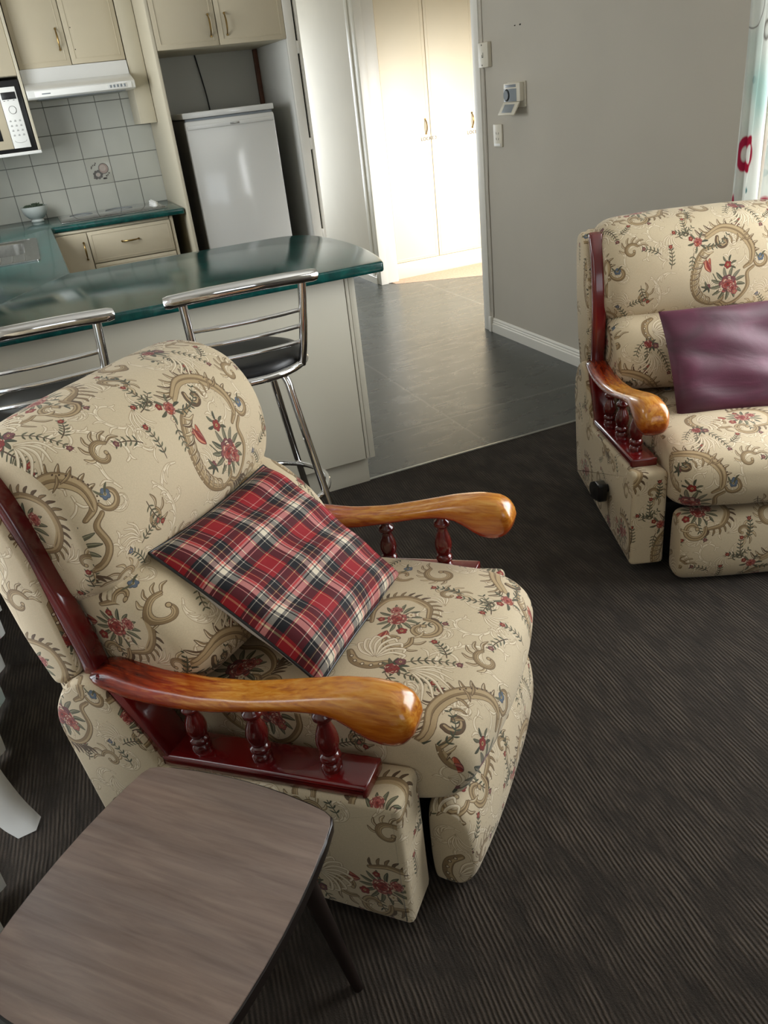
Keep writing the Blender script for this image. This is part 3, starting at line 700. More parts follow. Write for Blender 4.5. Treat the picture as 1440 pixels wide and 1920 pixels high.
# deck between rim and bowl
es=[]
bmesh.ops.bridge_loops  # (deck is filled below)
e1=[bm.edges.get((R3[i],R3[(i+1)%len(R3)])) for i in range(len(R3))]; e2=[bm.edges.new((R4[i],R4[(i+1)%len(R4)])) for i in range(len(R4))]
bmesh.ops.triangle_fill(bm,edges=e1+e2,use_beauty=True)
strip(R4,R5);strip(R5,R6);bm.faces.new(R6)
finish('basin',bm,M_steel,sk)
for k in range(7):
    bm=bmesh.new(); tube(bm,[(-.43+.25+.055*k+.01,4.27-4.7,.0035),(-.43+.25+.055*k+.01,4.47-4.7,.0035)],.003,6); o=finish('drainer_rib',bm,M_steel,sk)
bm=bmesh.new(); lathe(bm,[(.030,-.149),(.030,-.146),(.020,-.146),(.018,-.148)],16,-.007,.08); finish('drain',bm,M_chrome,sk)
# mixer tap at the wall side
tp=empty('kitchen_tap',(-.40,4.40,.904),0,'small chrome mixer tap standing at the back of the sink','tap')
bm=bmesh.new(); lathe(bm,[(.026,0),(.026,.008),(.018,.014),(.016,.10),(.014,.12)],16); finish('tap_body',bm,M_chrome,tp)
bm=bmesh.new(); tube(bm,catmull([(0,0,.09),(.0,0,.19),(.06,.02,.235),(.15,.04,.21),(.17,.045,.17)],6),.010,12); finish('spout',bm,M_chrome,tp)
# peninsula base
pe=empty('peninsula_cabinet',(.3,3.1,0),0,'pale cream panelled back of the peninsula under the green worktop','cabinet')
def P_(name,a,b,mat,bev=.002,par=pe,off=(.3,3.1,0)): return B(name,tuple(a[i]-off[i] for i in range(3)),tuple(b[i]-off[i] for i in range(3)),mat,par,bev)
P_('carcass',(-.53,2.81,.13),(.985,3.56,.864),M_carcass)
P_('back_panel',(-.53,2.783,.128),(.972,2.809,.863),M_bench)
P_('end_panel',(.987,2.78,.128),(1.011,3.57,.863),M_bench)
P_('panel_edge',(.974,2.781,.128),(.986,2.80,.863),M_bench,.001)
P_('kickboard',(-.53,2.828,.0),(.993,2.85,.127),M_bench)
P_('end_kickboard',(.975,2.852,.0),(.993,3.54,.127),M_bench)
# sink return cabinet
sr=empty('sink_cabinet',(-.2,4.6,0),0,'cream base cabinet under the sink, hidden behind the peninsula','cabinet')
B('carcass',(-.33,-1.03,0),(.24,.90,.70),M_cream,sr,.002); B('front_panel',(.22,-1.03,.702),(.24,.90,.863),M_cream,sr,.002)
# cooktop run base cabinet
cb=empty('cooktop_cabinet',(.46,5.85,0),0,'cream base cabinet with drawers below the cooktop','cabinet')
def K(name,a,b,mat,bev=.002,par=cb,off=(.46,5.85,0)): return B(name,tuple(a[i]-off[i] for i in range(3)),tuple(b[i]-off[i] for i in range(3)),mat,par,bev)
K('carcass',(.085,5.565,.0),(.825,6.19,.863),M_carcass)
K('top_rail',(.09,5.552,.846),(.80,5.564,.862),M_carcass)
K('side_panel',(.806,5.545,0),(.826,5.565,.862),M_cream)
d=K('door',(.092,5.535,.10),(.277,5.553,.842),M_cream,.004)
bm=bmesh.new(); bow_handle(bm,(.247-.46,5.534-5.85,.735),.10,(0,0,1),(0,-1,0)); finish('handle',bm,M_brass,d)
for z0,z1 in ((.652,.842),(.46,.647),(.27,.455),(.10,.265)):
    d=K('drawer',(.282,5.535,z0),(.802,5.553,z1),M_cream,.004)
    bm=bmesh.new()
    for (a0,b0,a1,b1) in ((.30,z0+.016,.784,z0+.02),(.30,z1-.02,.784,z1-.016),(.30,z0+.02,.304,z1-.02),(.78,z0+.02,.784,z1-.02)): box(bm,(a0-.46,-.3165,b0),(a1-.46,-.3145,b1),.0008)
    finish('drawer_bead',bm,M_cream,d)
    bm=bmesh.new(); bow_handle(bm,(.532-.46,5.534-5.85,(z0+z1)/2+.012),.105,(1,0,0),(0,-1,0)); finish('handle',bm,M_brass,d)
# cooktop
ck=empty('cooktop',(.49,5.89,.90),0,'black glass electric cooktop with thin steel edge and white knobs','cooktop')
bm=bmesh.new(); box(bm,(-.335,-.235,.0005),(.335,.235,.006),.003); finish('steel_frame',bm,M_steel,ck)
B('glass_top',(-.325,-.222,.0055),(.325,.228,.0085),M_hob,ck,.001)
for x,y,r in ((-.19,.10,.075),(-.19,-.10,.09),(.06,.10,.09),(.06,-.11,.075)):
    bm=bmesh.new(); pts=[(x+r*math.cos(a*math.pi/16),y+r*math.sin(a*math.pi/16),.0087) for a in range(32)]; tube(bm,pts,.0008,5,closed=True); finish('heating_zone',bm,M_greyplast,ck)
for x,y in ((.285,.10),(.285,.04),(.285,-.02),(.285,-.08)):
    bm=bmesh.new(); lathe(bm,[(.020,.0085),(.020,.012),(.017,.014),(.016,.030),(.013,.032)],18,x,y); kb=finish('knob',bm,M_whitepv,ck)
    bm=bmesh.new(); box(bm,(x-.003,y-.016,.0318),(x+.003,y+.016,.037),.001); finish('knob_grip',bm,M_whitepv,kb)
# bowl of succulents
bw=empty('plant_bowl',(.025,6.085,.9),0,'white footed ceramic bowl with small dark succulents on the worktop','plant bowl')
bm=bmesh.new(); lathe(bm,[(.040,0),(.042,.004),(.037,.012),(.036,.016),(.050,.024),(.070,.045),(.080,.068),(.084,.092),(.0835,.096),(.080,.094),(.076,.070),(.06,.05),(.03,.04)],28); finish('bowl',bm,M_bowl,bw)
bm=bmesh.new(); lathe(bm,[(.078,.078),(.05,.085),(.02,.088)],20,0,0); finish('soil',bm,M_soil,bw)
rnd=random.Random(4)
for px,py,rr in ((-.03,-.01,.036),(.015,.01,.046),(.045,-.02,.028),(-.005,-.035,.030),(-.045,.02,.026)):
    bm=bmesh.new()
    for ring in range(3):
        for k in range(7):
            a=k*2*math.pi/7+ring*.4; L=rr*(1-.22*ring); el=.25+.45*ring
            d_=Vector((math.cos(a)*math.cos(el),math.sin(a)*math.cos(el),math.sin(el))); p0=Vector((px,py,.090))
            tube(bm,[p0,p0+d_*L*.5,p0+d_*L],lambda s:rr*.22*(math.sin(math.pi*min(.98,s*.8+.15))),6)
    finish('succulent',bm,M_plant,bw)
# decorated tile on the splashback
dt=empty('decor_tile',(.504,6.1985,1.146),0,'square wall tile printed with a fruit and blossom motif above the cooktop','tile')
B('tile_face',(-.0815,-.002,-.0815),(.0815,.001,.0815),simple('printed_tile_glaze','#bdbdb2',.2,noise=(8,.02)),dt,.001)
M_pr1=simple('tile_print_pinkish','#a8968c',.3,noise=(40,.1)); M_pr2=simple('tile_print_grey','#64605c',.3,noise=(40,.2)); M_pr3=simple('tile_print_pale','#b9aca3',.3,noise=(40,.1))
bm=bmesh.new()
def disc(bm,x,z,r,y=-.0026,n=20,mi=0,sx=1):
    vs=[bm.verts.new((x+sx*r*math.cos(2*math.pi*k/n),y,z+r*math.sin(2*math.pi*k/n))) for k in range(n)]; bm.faces.new(vs).material_index=mi
disc(bm,.030,.012,.034,-.0024,mi=1); disc(bm,.030,.012,.030,-.0027); disc(bm,.026,.016,.020,-.0029,mi=2)
for k in range(9):
    a=k*.7; disc(bm,-.014+.024*math.cos(a),-.022+.021*math.sin(a),.0095,-.0026-.00002*k,8,1)
disc(bm,-.014,-.022,.012,-.0030,10,2)
for x,z in ((-.045,.03),(-.035,.038),(-.022,.04),(-.015,.05),(.05,-.03),(.04,-.036),(-.04,-.04),(.02,-.05),(.028,-.05),(.036,-.05),(-.03,-.045),(.06,-.02),(-.048,.022)): disc(bm,x,z,.0062,-.0025,6,1,sx=.6+rnd.random())
finish('tile_print',bm,[M_pr1,M_pr2,M_pr3],dt,smooth=False)
# tall panels and recess cabinet
tl=tag(B('tall_panel',(.914,5.45,0),(.934,6.19,2.41),M_carcass,bev=.0015),'tall cream side panel between the cooktop and the fridge','panel')
def hinge_door(par,a,b,hx,hz,off,L=.11,handle=True):
    d=B('door',tuple(a[i]-off[i] for i in range(3)),tuple(b[i]-off[i] for i in range(3)),M_cream,par,.004)
    bm=bmesh.new(); y=a[1]-off[1]; x0,x1,z0,z1=a[0]-off[0],b[0]-off[0],a[2]-off[2],b[2]-off[2]; g=.024
    for q in ((x0+g,z0+g,x1-g,z0+g+.006),(x0+g,z1-g-.006,x1-g,z1-g),(x0+g,z0+g+.006,x0+g+.006,z1-g-.006),(x1-g-.006,z0+g+.006,x1-g,z1-g-.006)): box(bm,(q[0],y-.002,q[1]),(q[2],y+.001,q[3]),.001)
    finish('door_bead',bm,M_cream,d)
    if handle:
        bm=bmesh.new(); bow_handle(bm,(hx-off[0],y,hz-off[2]),L,(0,0,1),(0,-1,0)); finish('handle',bm,M_brass,d)
    return d
off=(1.32,5.8,1.77)
fc=empty('fridge_wall_cabinet',off,0,'cream two-door cabinet built in above the white fridge','cabinet')
B('carcass',(.936-1.32,5.452-5.8+.02,0),(1.733-1.32,.38,.64),M_carcass,fc,.002)
hinge_door(fc,(.936,5.45,1.77),(1.311,5.469,2.40),1.268,1.875,off); hinge_door(fc,(1.315,5.45,1.77),(1.733,5.469,2.40),1.368,1.875,off)
# cabinet above the hood
off=(.485,6.0,1.765)
hc=empty('hood_wall_cabinet',off,0,'cream two-door wall cabinet above the range hood, right door missing its handle','cabinet')
B('carcass',(.172-.485,-.11,0),(.800-.485,.19,.64),M_carcass,hc,.002)
hinge_door(hc,(.170,5.87,1.765),(.476,5.889,2.40),.430,1.905,off)
d2=hinge_door(hc,(.480,5.87,1.768),(.802,5.889,2.40),.52,1.9,off,handle=False)
for z in (1.845,1.96):
    bm=bmesh.new(); tube(bm,[(.518-.485,-.1302,z-1.765),(.518-.485,-.125,z-1.765)],.0032,8); finish('screw_hole',bm,M_dark,d2)
# slim filler cabinet
sl=empty('slim_wall_cabinet',(.86,6.0,1.40),0,'slim cream filler cabinet hanging beside the range hood','cabinet')
B('carcass',(.808-.86,-.13,0),(.912-.86,.19,1.0),M_carcass,sl,.002); B('face_panel',(.822-.86,-.134,0),(.910-.86,-.131,1.0),M_carcass,sl,.001)
# upper left cabinet + microwave shelf
off=(-.15,6.0,1.31)
mc=empty('microwave_shelf_cabinet',off,0,'cream wall cabinet with an open shelf that holds the microwave','cabinet')
def Q(name,a,b,mat,bev=.002,par=mc): return B(name,tuple(a[i]-off[i] for i in range(3)),tuple(b[i]-off[i] for i in range(3)),mat,par,bev)
Q('shelf_board',(-.53,5.79,1.312),(.163,6.19,1.330),M_whitepv); Q('side_panel',(.146,5.79,1.331),(.163,6.19,2.40),M_carcass)
Q('upper_carcass',(-.53,5.82,1.735),(.145,6.19,2.40),M_carcass)
for x0,x1 in ((-.52,-.20),(-.196,.145)): 
    d=Q('door',(x0,5.80,1.737),(x1,5.819,2.40),M_cream,.004)
    bm=bmesh.new(); bow_handle(bm,(x1-.035-off[0] if x0<-.3 else x0+.035-off[0],5.80-6.0,1.85-1.31),.11,(0,0,1),(0,-1,0)); finish('handle',bm,M_brass,d)
mw_=empty('microwave_oven',(-.12,6.0,1.331),0,'white microwave oven with black surround and round dial on the shelf','microwave')
def U(name,a,b,mat,bev=.003,par=mw_): return B(name,(a[0]+.12,a[1]-6.0,a[2]-1.331),(b[0]+.12,b[1]-6.0,b[2]-1.331),mat,par,bev)
U('body',(-.42,5.80,1.334),(.141,6.18,1.715),M_black,.005)
U('door',(-.40,5.788,1.352),(.012,5.801,1.700),M_cream,.003); U('door_window',(-.36,5.785,1.40),(-.035,5.7885,1.66),M_black,.002)
cp=U('control_panel',(.014,5.788,1.352),(.112,5.801,1.682),M_whitepv,.002)
def UB(name,bm,mat,par): return finish(name,bm,mat,par)
bm=bmesh.new(); box(bm,(.024+.12,-.2145,1.617-1.331),(.106+.12,-.211,1.655-1.331),.001); UB('display',bm,M_black,cp)
bm=bmesh.new(); cx,cz=.066+.12,1.560-1.331
vs=[(cx+.021*math.cos(a*math.pi/14),-.213,cz+.021*math.sin(a*math.pi/14)) for a in range(28)]; tube(bm,vs,.0011,6,closed=True); UB('dial_ring',bm,M_ink,cp)
bm=bmesh.new(); pts=[]
for k in range(20):
    a=2*math.pi*k/20; pts.append(bm.verts.new((cx+.019*math.cos(a),-.217,cz+.019*math.sin(a))))
bm.faces.new(pts); UB('dial',bm,M_whitepv,cp)
bm=bmesh.new()
for r_ in range(4):
    for c_ in range(3):
        x=.036+.12+.027*c_; z=1.500-1.331-.026*r_; box(bm,(x-.006,-.2128,z-.002),(x+.006,-.2115,z+.001)); box(bm,(x-.004,-.2128,z+.004),(x+.005,-.2115,z+.006))
for x,z in ((.034,1.610),(.056,1.612),(.088,1.612)): box(bm,(x+.12-.005,-.2128,z-1.331-.002),(x+.12+.005,-.2115,z-1.331+.001))
vs=[(.063+.12+.034*math.cos(math.pi+a*math.pi/12),-.2128,1.395-1.331+.014*math.sin(math.pi+a*math.pi/12)) for a in range(13)]; tube(bm,vs,.0007,5); UB('printed_symbols',bm,M_ink,cp)
# range hood
rh=empty('range_hood',(.485,6.0,1.60),0,'off-white slim range hood with five rocker buttons under the wall cabinet','range hood')
pf=[(.19,0),(-.29,.0),(-.300,.008),(-.302,.044),(-.296,.05),(-.138,.090),(-.132,.165),(.19,.165)]
bm=bmesh.new(); prism(bm,[(p[0],p[1]) for p in pf],'x',-.318,.318,.004); finish('housing',bm,M_enamel,rh)
B('front_fascia',(-.275,-.3065,.008),(.295,-.3025,.040),M_whitepv,rh,.001)
B('button_plate',(.150,-.3085,.012),(.268,-.3065,.036),M_enamel,rh,.001)
for k in range(5): B('button',(.163+.021*k,-.3105,.017),(.174+.021*k,-.3085,.032),M_greyplast,rh,.001)
B('name_plate',(-.235,-.3072,.020),(-.185,-.3066,.026),M_greyplast,rh,.0003)
B('filter_grille',(-.26,-.26,-.004),(.26,.12,.001),M_greyplast,rh,.001)
# fridge
fr=empty('refrigerator',(1.32,5.85,0),0,'white single-door fridge with a glossy front standing in the recess','fridge')
F=lambda name,a,b,mat,bev=.004,par=fr: B(name,(a[0]-1.32,a[1]-5.85,a[2]),(b[0]-1.32,b[1]-5.85,b[2]),mat,par,bev)
F('body',(1.035,5.56,.03),(1.60,6.12,1.392),M_fridge_side,.006)
F('top_cover',(1.012,5.505,1.398),(1.602,6.13,1.432),M_enamel,.006)
dr=F('door',(1.018,5.50,.06),(1.596,5.556,1.384),M_enamel,.012)
F('handle_recess',(1.026,5.520,1.380),(1.590,5.556,1.397),M_greyplast,.003)
B('door_top_strip',(1.026-1.32,-.358,1.335),(1.588-1.32,-.349,1.360),M_enamel,dr,.004)
B('badge',(1.30-1.32,-.3595,1.342),(1.36-1.32,-.3578,1.353),M_steel,dr,.0008)
for x in (1.06,1.57): 
    bm=bmesh.new(); lathe(bm,[(.018,0.0),(.018,.034)],12,x-1.32,-.24); finish('foot',bm,M_black,fr)
bm=bmesh.new(); tube(bm,catmull([(1.300,6.178,1.768),(1.310,6.17,1.68),(1.322,6.176,1.60),(1.330,6.165,1.50),(1.338,6.16,1.30)],6),.0045,8)
for v in bm.verts: v.co-=Vector((1.32,5.85,0))
finish('power_cord',bm,M_black,fr)
tag(B('timber_batten',(1.705,6.155,0),(1.733,6.184,1.768),M_woodstrip,bev=.002),'narrow brown timber batten in the back corner of the fridge recess','batten')

# ------------------------------------------------------------------ things on the grey wall
th=empty('thermostat',(WR,4.03,1.34),0,'beige wall thermostat with its grey flap hanging open','thermostat')
B('back_plate',(-.012,-.085,-.062),(0,.085,.058),M_plast,th,.003); B('case',(-.040,-.080,-.035),(-.012,.080,.055),M_plast,th,.006)
B('display_window',(-.0412,-.045,.034),(-.039,.062,.047),M_greyplast,th,.001); B('control_face',(-.0415,-.050,-.032),(-.039,.074,.028),M_greyplast,th,.001)
bm=bmesh.new(); tube(bm,[(-.0415,.045+.026*math.cos(a*math.pi/12),-.002+.026*math.sin(a*math.pi/12)) for a in range(24)],.003,6,closed=True); finish('dial_ring',bm,M_black,th)
bm=bmesh.new(); tube(bm,[(-.0395,.045,-.002),(-.048,.045,-.002)],.023,20); finish('dial',bm,M_greyplast,th)
bm=bmesh.new(); box(bm,(-.004,-.080,-.068),(.004,.080,0),.003); box(bm,(-.0055,-.05,-.058),(-.0035,.05,-.012),.001,mat=1)
fl=finish('flap',bm,[M_plast,M_greyplast],th); fl.location=(-.040,0,-.036); fl.rotation_euler=(0,math.radians(32),0)
jb=empty('intercom_box',(WR,4.335,1.54),0,'narrow cream control box fixed at the top left edge of the grey wall','control box')
B('box_body',(-.026,-.050,-.06),(0,.054,.06),M_plast,jb,.005)
for z in (.048,-.048): 
    bm=bmesh.new(); tube(bm,[(-.0255,.012,z),(-.0268,.012,z)],.004,10); finish('screw',bm,M_dark,jb)
bm=bmesh.new(); box(bm,(-.0268,-.002,-.012),(-.0255,.001,.012)); box(bm,(-.0268,.001,-.012),(-.0255,.012,-.009)); box(bm,(-.0268,.009,-.009),(-.0255,.012,.002)); finish('printed_mark',bm,M_dark,jb)
so=empty('power_outlet',(WR,4.235,1.14),0,'cream vertical power outlet low on the grey wall below the control box','power outlet')
B('outlet_plate',(-.012,-.045,-.058),(0,.045,.058),M_plast,so,.005); B('rocker_switch',(-.016,-.032,-.052),(-.011,.032,-.038),M_whitepv,so,.002)
for z in (.012,-.016):
    for dy,tilt in ((-.012,.35),(.012,-.35)):
        bm=bmesh.new(); box(bm,(-.0126,-.0016,-.0055),(-.0118,.0016,.0055)); o=finish('socket_slot',bm,M_dark,so); o.location=(0,dy,z); o.rotation_euler=(tilt,0,0)
for y in (4.041,3.991):
    bm=bmesh.new(); tube(bm,[(WR-.006,y,1.648),(WR+.001,y,1.650)],.0022 if y>4.02 else .003,8); tag(finish('wall_screw',bm,M_dark),'tiny dark %s left in the upper grey wall'%('nail, the left one,' if y>4.02 else 'screw, the right one,'),'screw','fixings in the grey wall')

# ------------------------------------------------------------------ curtains
def curtain(name,x,y0,y1,z0,z1,amp,nf,mat,parent=None,seed=1,dx=lambda y,z:0,flare=0):
    bm=bmesh.new(); uvl=bm.loops.layers.uv.new('UVMap'); NY=int(abs(y1-y0)*110); NZ=44; g=[]
    rn=random.Random(seed); ph=rn.random()*6
    for i in range(NY+1):
        t=i/NY; y=y0+(y1-y0)*t; row=[]
        for j in range(NZ+1):
            z=z0+(z1-z0)*j/NZ; a=amp*(1.15-.35*j/NZ)
            xx=x+a*math.sin(2*math.pi*nf*t+ph+.5*math.sin(3*t*nf))+a*.3*math.sin(2*math.pi*nf*2.3*t+1.3+z)+dx(y,z)
            row.append(bm.verts.new((xx,y+.006*math.sin(z*3+t*9)-flare*t*max(0,1-z/1.5)**1.5,z)))
        g.append(row)
    for i in range(NY):
        for j in range(NZ):
            f=bm.faces.new((g[i][j],g[i+1][j],g[i+1][j+1],g[i][j+1]))
            for l,(a,b) in zip(f.loops,((i,j),(i+1,j),(i+1,j+1),(i,j+1))): l[uvl].uv=(abs(y1-y0)*1.5*a/NY,z0+(z1-z0)*b/NZ)
    o=finish(name,bm,mat,parent,ang=180)
    m=o.modifiers.new('thickness','SOLIDIFY'); m.thickness=.0022; return o
c=empty('curtain',(0,0,0),0,'white curtain printed with red petals and pale green leaves, bright beside the right recliner','curtain')
curtain('cloth',WR-.035,2.47,2.352,.06,2.28,.012,2,M_curtain,c,3)
c=empty('curtain',(0,0,0),0,'backlit printed curtain with crimson circles at the right edge of the photo','curtain')
curtain('cloth',WR-.030,2.322,1.95,.06,2.28,.012,6,M_curtain,c,5)
c=empty('curtain',(0,0,0),0,'shaded printed curtain hanging to the carpet at the left edge, behind the side table','curtain')
curtain('cloth',-.478,1.42,.80,.02,2.28,.020,4,M_curtain2,c,7)
c=empty('curtain',(0,0,0),0,'dark shaded curtain with a turned-up white hem, left of the near recliner','curtain')
curtain('cloth',-.478,2.62,1.82,.02,2.28,.018,5,M_curtain2,c,9,flare=.16)
# turned-up hem showing the white lining
bm=bmesh.new(); hem=[[(-.475,1.80,.42),(-.465,1.74,.26),(-.440,1.68,.12),(-.410,1.64,.045)],[(-.452,1.70,.31),(-.432,1.655,.19),(-.402,1.62,.075),(-.372,1.588,.016)],[(-.46,1.64,.24),(-.440,1.60,.15),(-.415,1.575,.065),(-.385,1.555,.012)],[(-.49,1.60,.22),(-.47,1.57,.13),(-.45,1.555,.06),(-.425,1.55,.012)]]
g=[[bm.verts.new(p) for p in catmull(r_,4)] for r_ in hem]
for i in range(len(g)-1):
    for jx in range(len(g[0])-1): bm.faces.new((g[i][jx],g[i+1][jx],g[i+1][jx+1],g[i][jx+1]))
o=finish('hem_lining',bm,M_lining,c,ang=180); m=o.modifiers.new('thickness','SOLIDIFY'); m.thickness=.002
for nm_,x,y0,y1 in (('curtain_rod',WR-.032,-.7,2.42),('curtain_rod',-.47,.7,2.66)):
    bm=bmesh.new(); tube(bm,[(x,y0,2.30),(x,y1,2.30)],.012,12); tube(bm,[(x,y0+.05,2.30),(x,y0+.05,2.42)],.006,8); tube(bm,[(x,y1-.05,2.30),(x,y1-.05,2.42)],.006,8)
    tag(finish(nm_,bm,M_white),'white curtain rod above the %s curtains, out of view'%('right-hand' if x>0 else 'left-hand'),'curtain rod')
# ------------------------------------------------------------------ recliners
def cl_(P,n=6): return [(p.x,p.y) for p in catmull([(a,b,0) for a,b in P],n,closed=True)]
def fi(P,r,n=4): return [(p.x,p.y) for p in fillet([(a,b,0) for a,b in P],r,n)]
def recliner(loc,rz,label,uv=(0,0),strip_line=None,wf_=0.0,rc=0.0):
    t=empty('recliner',loc,rz,label,'armchair','floral tapestry recliners')
    box_prof=fi([(-.70,.035),(0,.035),(0,.357),(-.045,.352),(-.50,.308),(-.535,.385),(-.60,.490),(-.645,.508),(-.70,.480),(-.755,.395)],[.01,.012,.02,.02,.012,.02,.02,.03,.04,.05])
    for s in (-1,1):
        a,b=(.288,.394) if s>0 else (-.394,-.288)
        o=extr('side_panel',box_prof,a,b,M_fab,t,r=.014,k=3,uvoff=(uv[0]+.05*s,uv[1]+.12))
        # base rail, sloping upright board, armrest
        extr('base_rail',fi([(-.51,.309),(-.062,.348),(-.062,.376),(-.51,.337)],.006,3),*((.302,.384) if s>0 else (-.384,-.302)),M_red,t,r=.008,k=3)
        extr('arm_upright',fi([(-.515,.325),(-.49,.335),(-.575,.505),(-.615,.515)],.004,2),*((.305,.382) if s>0 else (-.382,-.305)),M_red,t,r=.004,k=2)
        vc=.345*s
        ZT=[(-.640,.500),(-.635,.512),(-.60,.520),(-.50,.507),(-.40,.507),(-.30,.520),(-.20,.545),(-.12,.568),(-.05,.584),(.0,.582),(.022,.570),(.034,.550),(.038,.530)]
        ZB=[(-.640,.498),(-.635,.486),(-.60,.474),(-.54,.464),(-.45,.462),(-.36,.472),(-.27,.494),(-.19,.515),(-.13,.522),(-.095,.516),(-.065,.494),(-.035,.476),(-.005,.475),(.020,.488),(.034,.508),(.038,.528)]
        HW=[(-.640,.030),(-.62,.040),(-.55,.042),(-.42,.039),(-.28,.036),(-.15,.038),(-.06,.043),(-.01,.043),(.018,.040),(.032,.032),(.038,.020)]
        us=[-.640,-.6375,-.633,-.62]+[-.60+.02*i for i in range(31)]+[.008,.016,.023,.029,.033,.036,.038]
        bm=bmesh.new(); rings=[]
        for u in us:
            zt=float(np.interp(u,*zip(*ZT))); zb=float(np.interp(u,*zip(*ZB))); hw=float(np.interp(u,*zip(*HW))); cz=(zt+zb)/2; hz=(zt-zb)/2
            ring=[]
            for k in range(28):
                a_=2*math.pi*k/28; c0,s0=math.cos(a_),math.sin(a_); n_=2.9; d_=(abs(c0)**n_+abs(s0)**n_)**(-1/n_)
                ring.append(bm.verts.new((vc+hw*c0*d_,-u,cz+hz*s0*d_-(.0035*math.exp(-(c0*d_/.5)**2) if s0>0 and -.58<u<-.05 else 0))))
            rings.append(ring)
        for q0,q1 in zip(rings,rings[1:]):
            for k in range(28): bm.faces.new((q0[k],q0[(k+1)%28],q1[(k+1)%28],q1[k]))
        bm.faces.new(rings[0][::-1]); bm.faces.new(rings[-1])
        bmesh.ops.smooth_vert(bm,verts=bm.verts[:],factor=.4,use_axis_x=True,use_axis_y=True,use_axis_z=True)
        finish('armrest',bm,M_arm,t,ang=60)
        for u in (-.435,-.295,-.145):
            zb=.373+(.376-.337)/.448*(u+.062); zt=.470 if u<-.4 else (.492 if u<-.2 else .527); L=zt-zb
            prof=[(.020,0),(.021,.03),(.0205,.10),(.0165,.13),(.0205,.16),(.0215,.20),(.0205,.235),(.0155,.26),(.0195,.31),(.0225,.40),(.0225,.47),(.019,.57),(.0135,.66),(.0115,.71),(.0125,.735),(.0205,.765),(.021,.80),(.0195,.83),(.013,.86),(.0125,.93),(.0135,1.0)]
            bm=bmesh.new(); lathe(bm,[(r_*.95,zb-.001+z_*(L+.004)) for r_,z_ in prof],20,vc,-u); finish('spindle',bm,M_spin,t,ang=60)
        # wing of the back and its dark red trim board
        wing=fi([(-.735,.452),(-.630+wf_*.5,.505),(-.620+wf_,.62),(-.640+wf_,.76),(-.672+wf_,.85),(-.705+wf_*.6,.905),(-.745,.935),(-.795,.925),(-.812,.86),(-.800,.70),(-.775,.57)],.03,4)
        extr('wing',wing,*((.322,.378) if s>0 else (-.378,-.322)),M_fab,t,r=.016,k=4,uvoff=(uv[0]+.21,uv[1]+.33))
        c_=strip_line
        pc=catmull([(a_,b_,0) for a_,b_ in c_],4); L_=[];R_=[]
        for i,p in enumerate(pc):
            d=(pc[min(i+1,len(pc)-1)]-pc[max(i-1,0)]).normalized(); n_=Vector((d.y,-d.x,0)); w=.017
            L_.append(p+n_*w);R_.append(p-n_*w)
        loop=[(p.x,p.y) for p in L_]+[((L_[-1]+R_[-1]).x/2-.006,(L_[-1]+R_[-1]).y/2+.012)]+[(p.x,p.y) for p in R_[::-1]]+[((L_[0]+R_[0]).x/2,(L_[0]+R_[0]).y/2-.014)]
        extr('trim_board',loop,*((.322,.368) if s>0 else (-.368,-.322)),M_red,t,r=.010,k=4)
    # seat cushion
    seat=cl_([(.045,.262),(.078,.30),(.088,.345),(.070,.392),(.02,.424),(-.08,.438),(-.22,.437),(-.38,.430),(-.52,.425),(-.60,.40),(-.60,.30),(-.52,.25),(-.3,.24),(-.05,.242)],5)
    def wseat(co):
        q=1-min(1,abs(co.x)/.285)**2.2; u=-co.y; f=max(0,min(1,(u+.12)/.18))
        co.y-=.034*q*f; co.z+=(.016*q-.004) if co.z>.36 else 0
        if u>-.05: co.x*=1.0+.03*f
        co.z+=.004*math.sin(9*co.x+3)*math.sin(7*co.y+1)
        return co
    sc=extr('seat_cushion',seat,-.284,.284,M_fab,t,r=.05,k=6,ns=14,mode=.22,warp=wseat,uvoff=(uv[0]-.01,uv[1]+.114),ang=60)
    # piping seam along the front edge of the cushion
    fr_=cl_([(.015,.012),(.060,.014),(.088,.06),(.092,.13),(.080,.20),(.055,.232),(.02,.236),(.0,.22),(-.004,.12),(.0,.03)],5)
    def wf(co):
        q=1-min(1,abs(co.x)/.27)**2.5
        if -co.y>.03: co.y-=.016*q
        return co
    extr('footrest',fr_,-.272,.272,M_fab,t,r=.03,k=5,ns=10,mode=.18,warp=wf,uvoff=(uv[0]+.17,uv[1]+.20),ang=60)
    # lower back cushion and headrest
    lb=cl_([(-.470,.440),(-.405,.475),(-.400,.525),(-.430,.58),(-.480,.63),(-.530,.665),(-.60,.685),(-.70,.67),(-.73,.60),(-.72,.50),(-.66,.44),(-.56,.425)],5)
    def wl(co):
        q=1-min(1,abs(co.x)/.31)**2.4; u=-co.y
        if u>-.58: co.y-=.022*q-.018
        co.y-=.006*math.sin(14*co.x+2)*math.sin(18*co.z)
        return co
    extr('lower_back_cushion',lb,-.318,.318,M_fab,t,r=.07,k=6,ns=12,mode=.30,warp=wl,uvoff=(uv[0]+.02,uv[1]+.25),ang=70)
    hd=cl_([(-.640,.632),(-.585,.665),(-.560,.72),(-.556,.79),(-.572,.86),(-.610,.920),(-.665,.955),(-.73,.968),(-.80,.950),(-.835,.89),(-.83,.80),(-.81,.70),(-.77,.63),(-.70,.615)],5)
    def wh(co):
        q=1-min(1,abs(co.x)/.33)**2.6; u=-co.y
        if u>-.70: co.y-=.026*q
        if co.z>.82: co.z+=.014*q*min(1,(co.z-.82)/.1)
        co.y-=.004*math.sin(16*co.x+1)*math.sin(20*co.z)
        dz=co.z-.62; co.y+=rc*dz
        return co
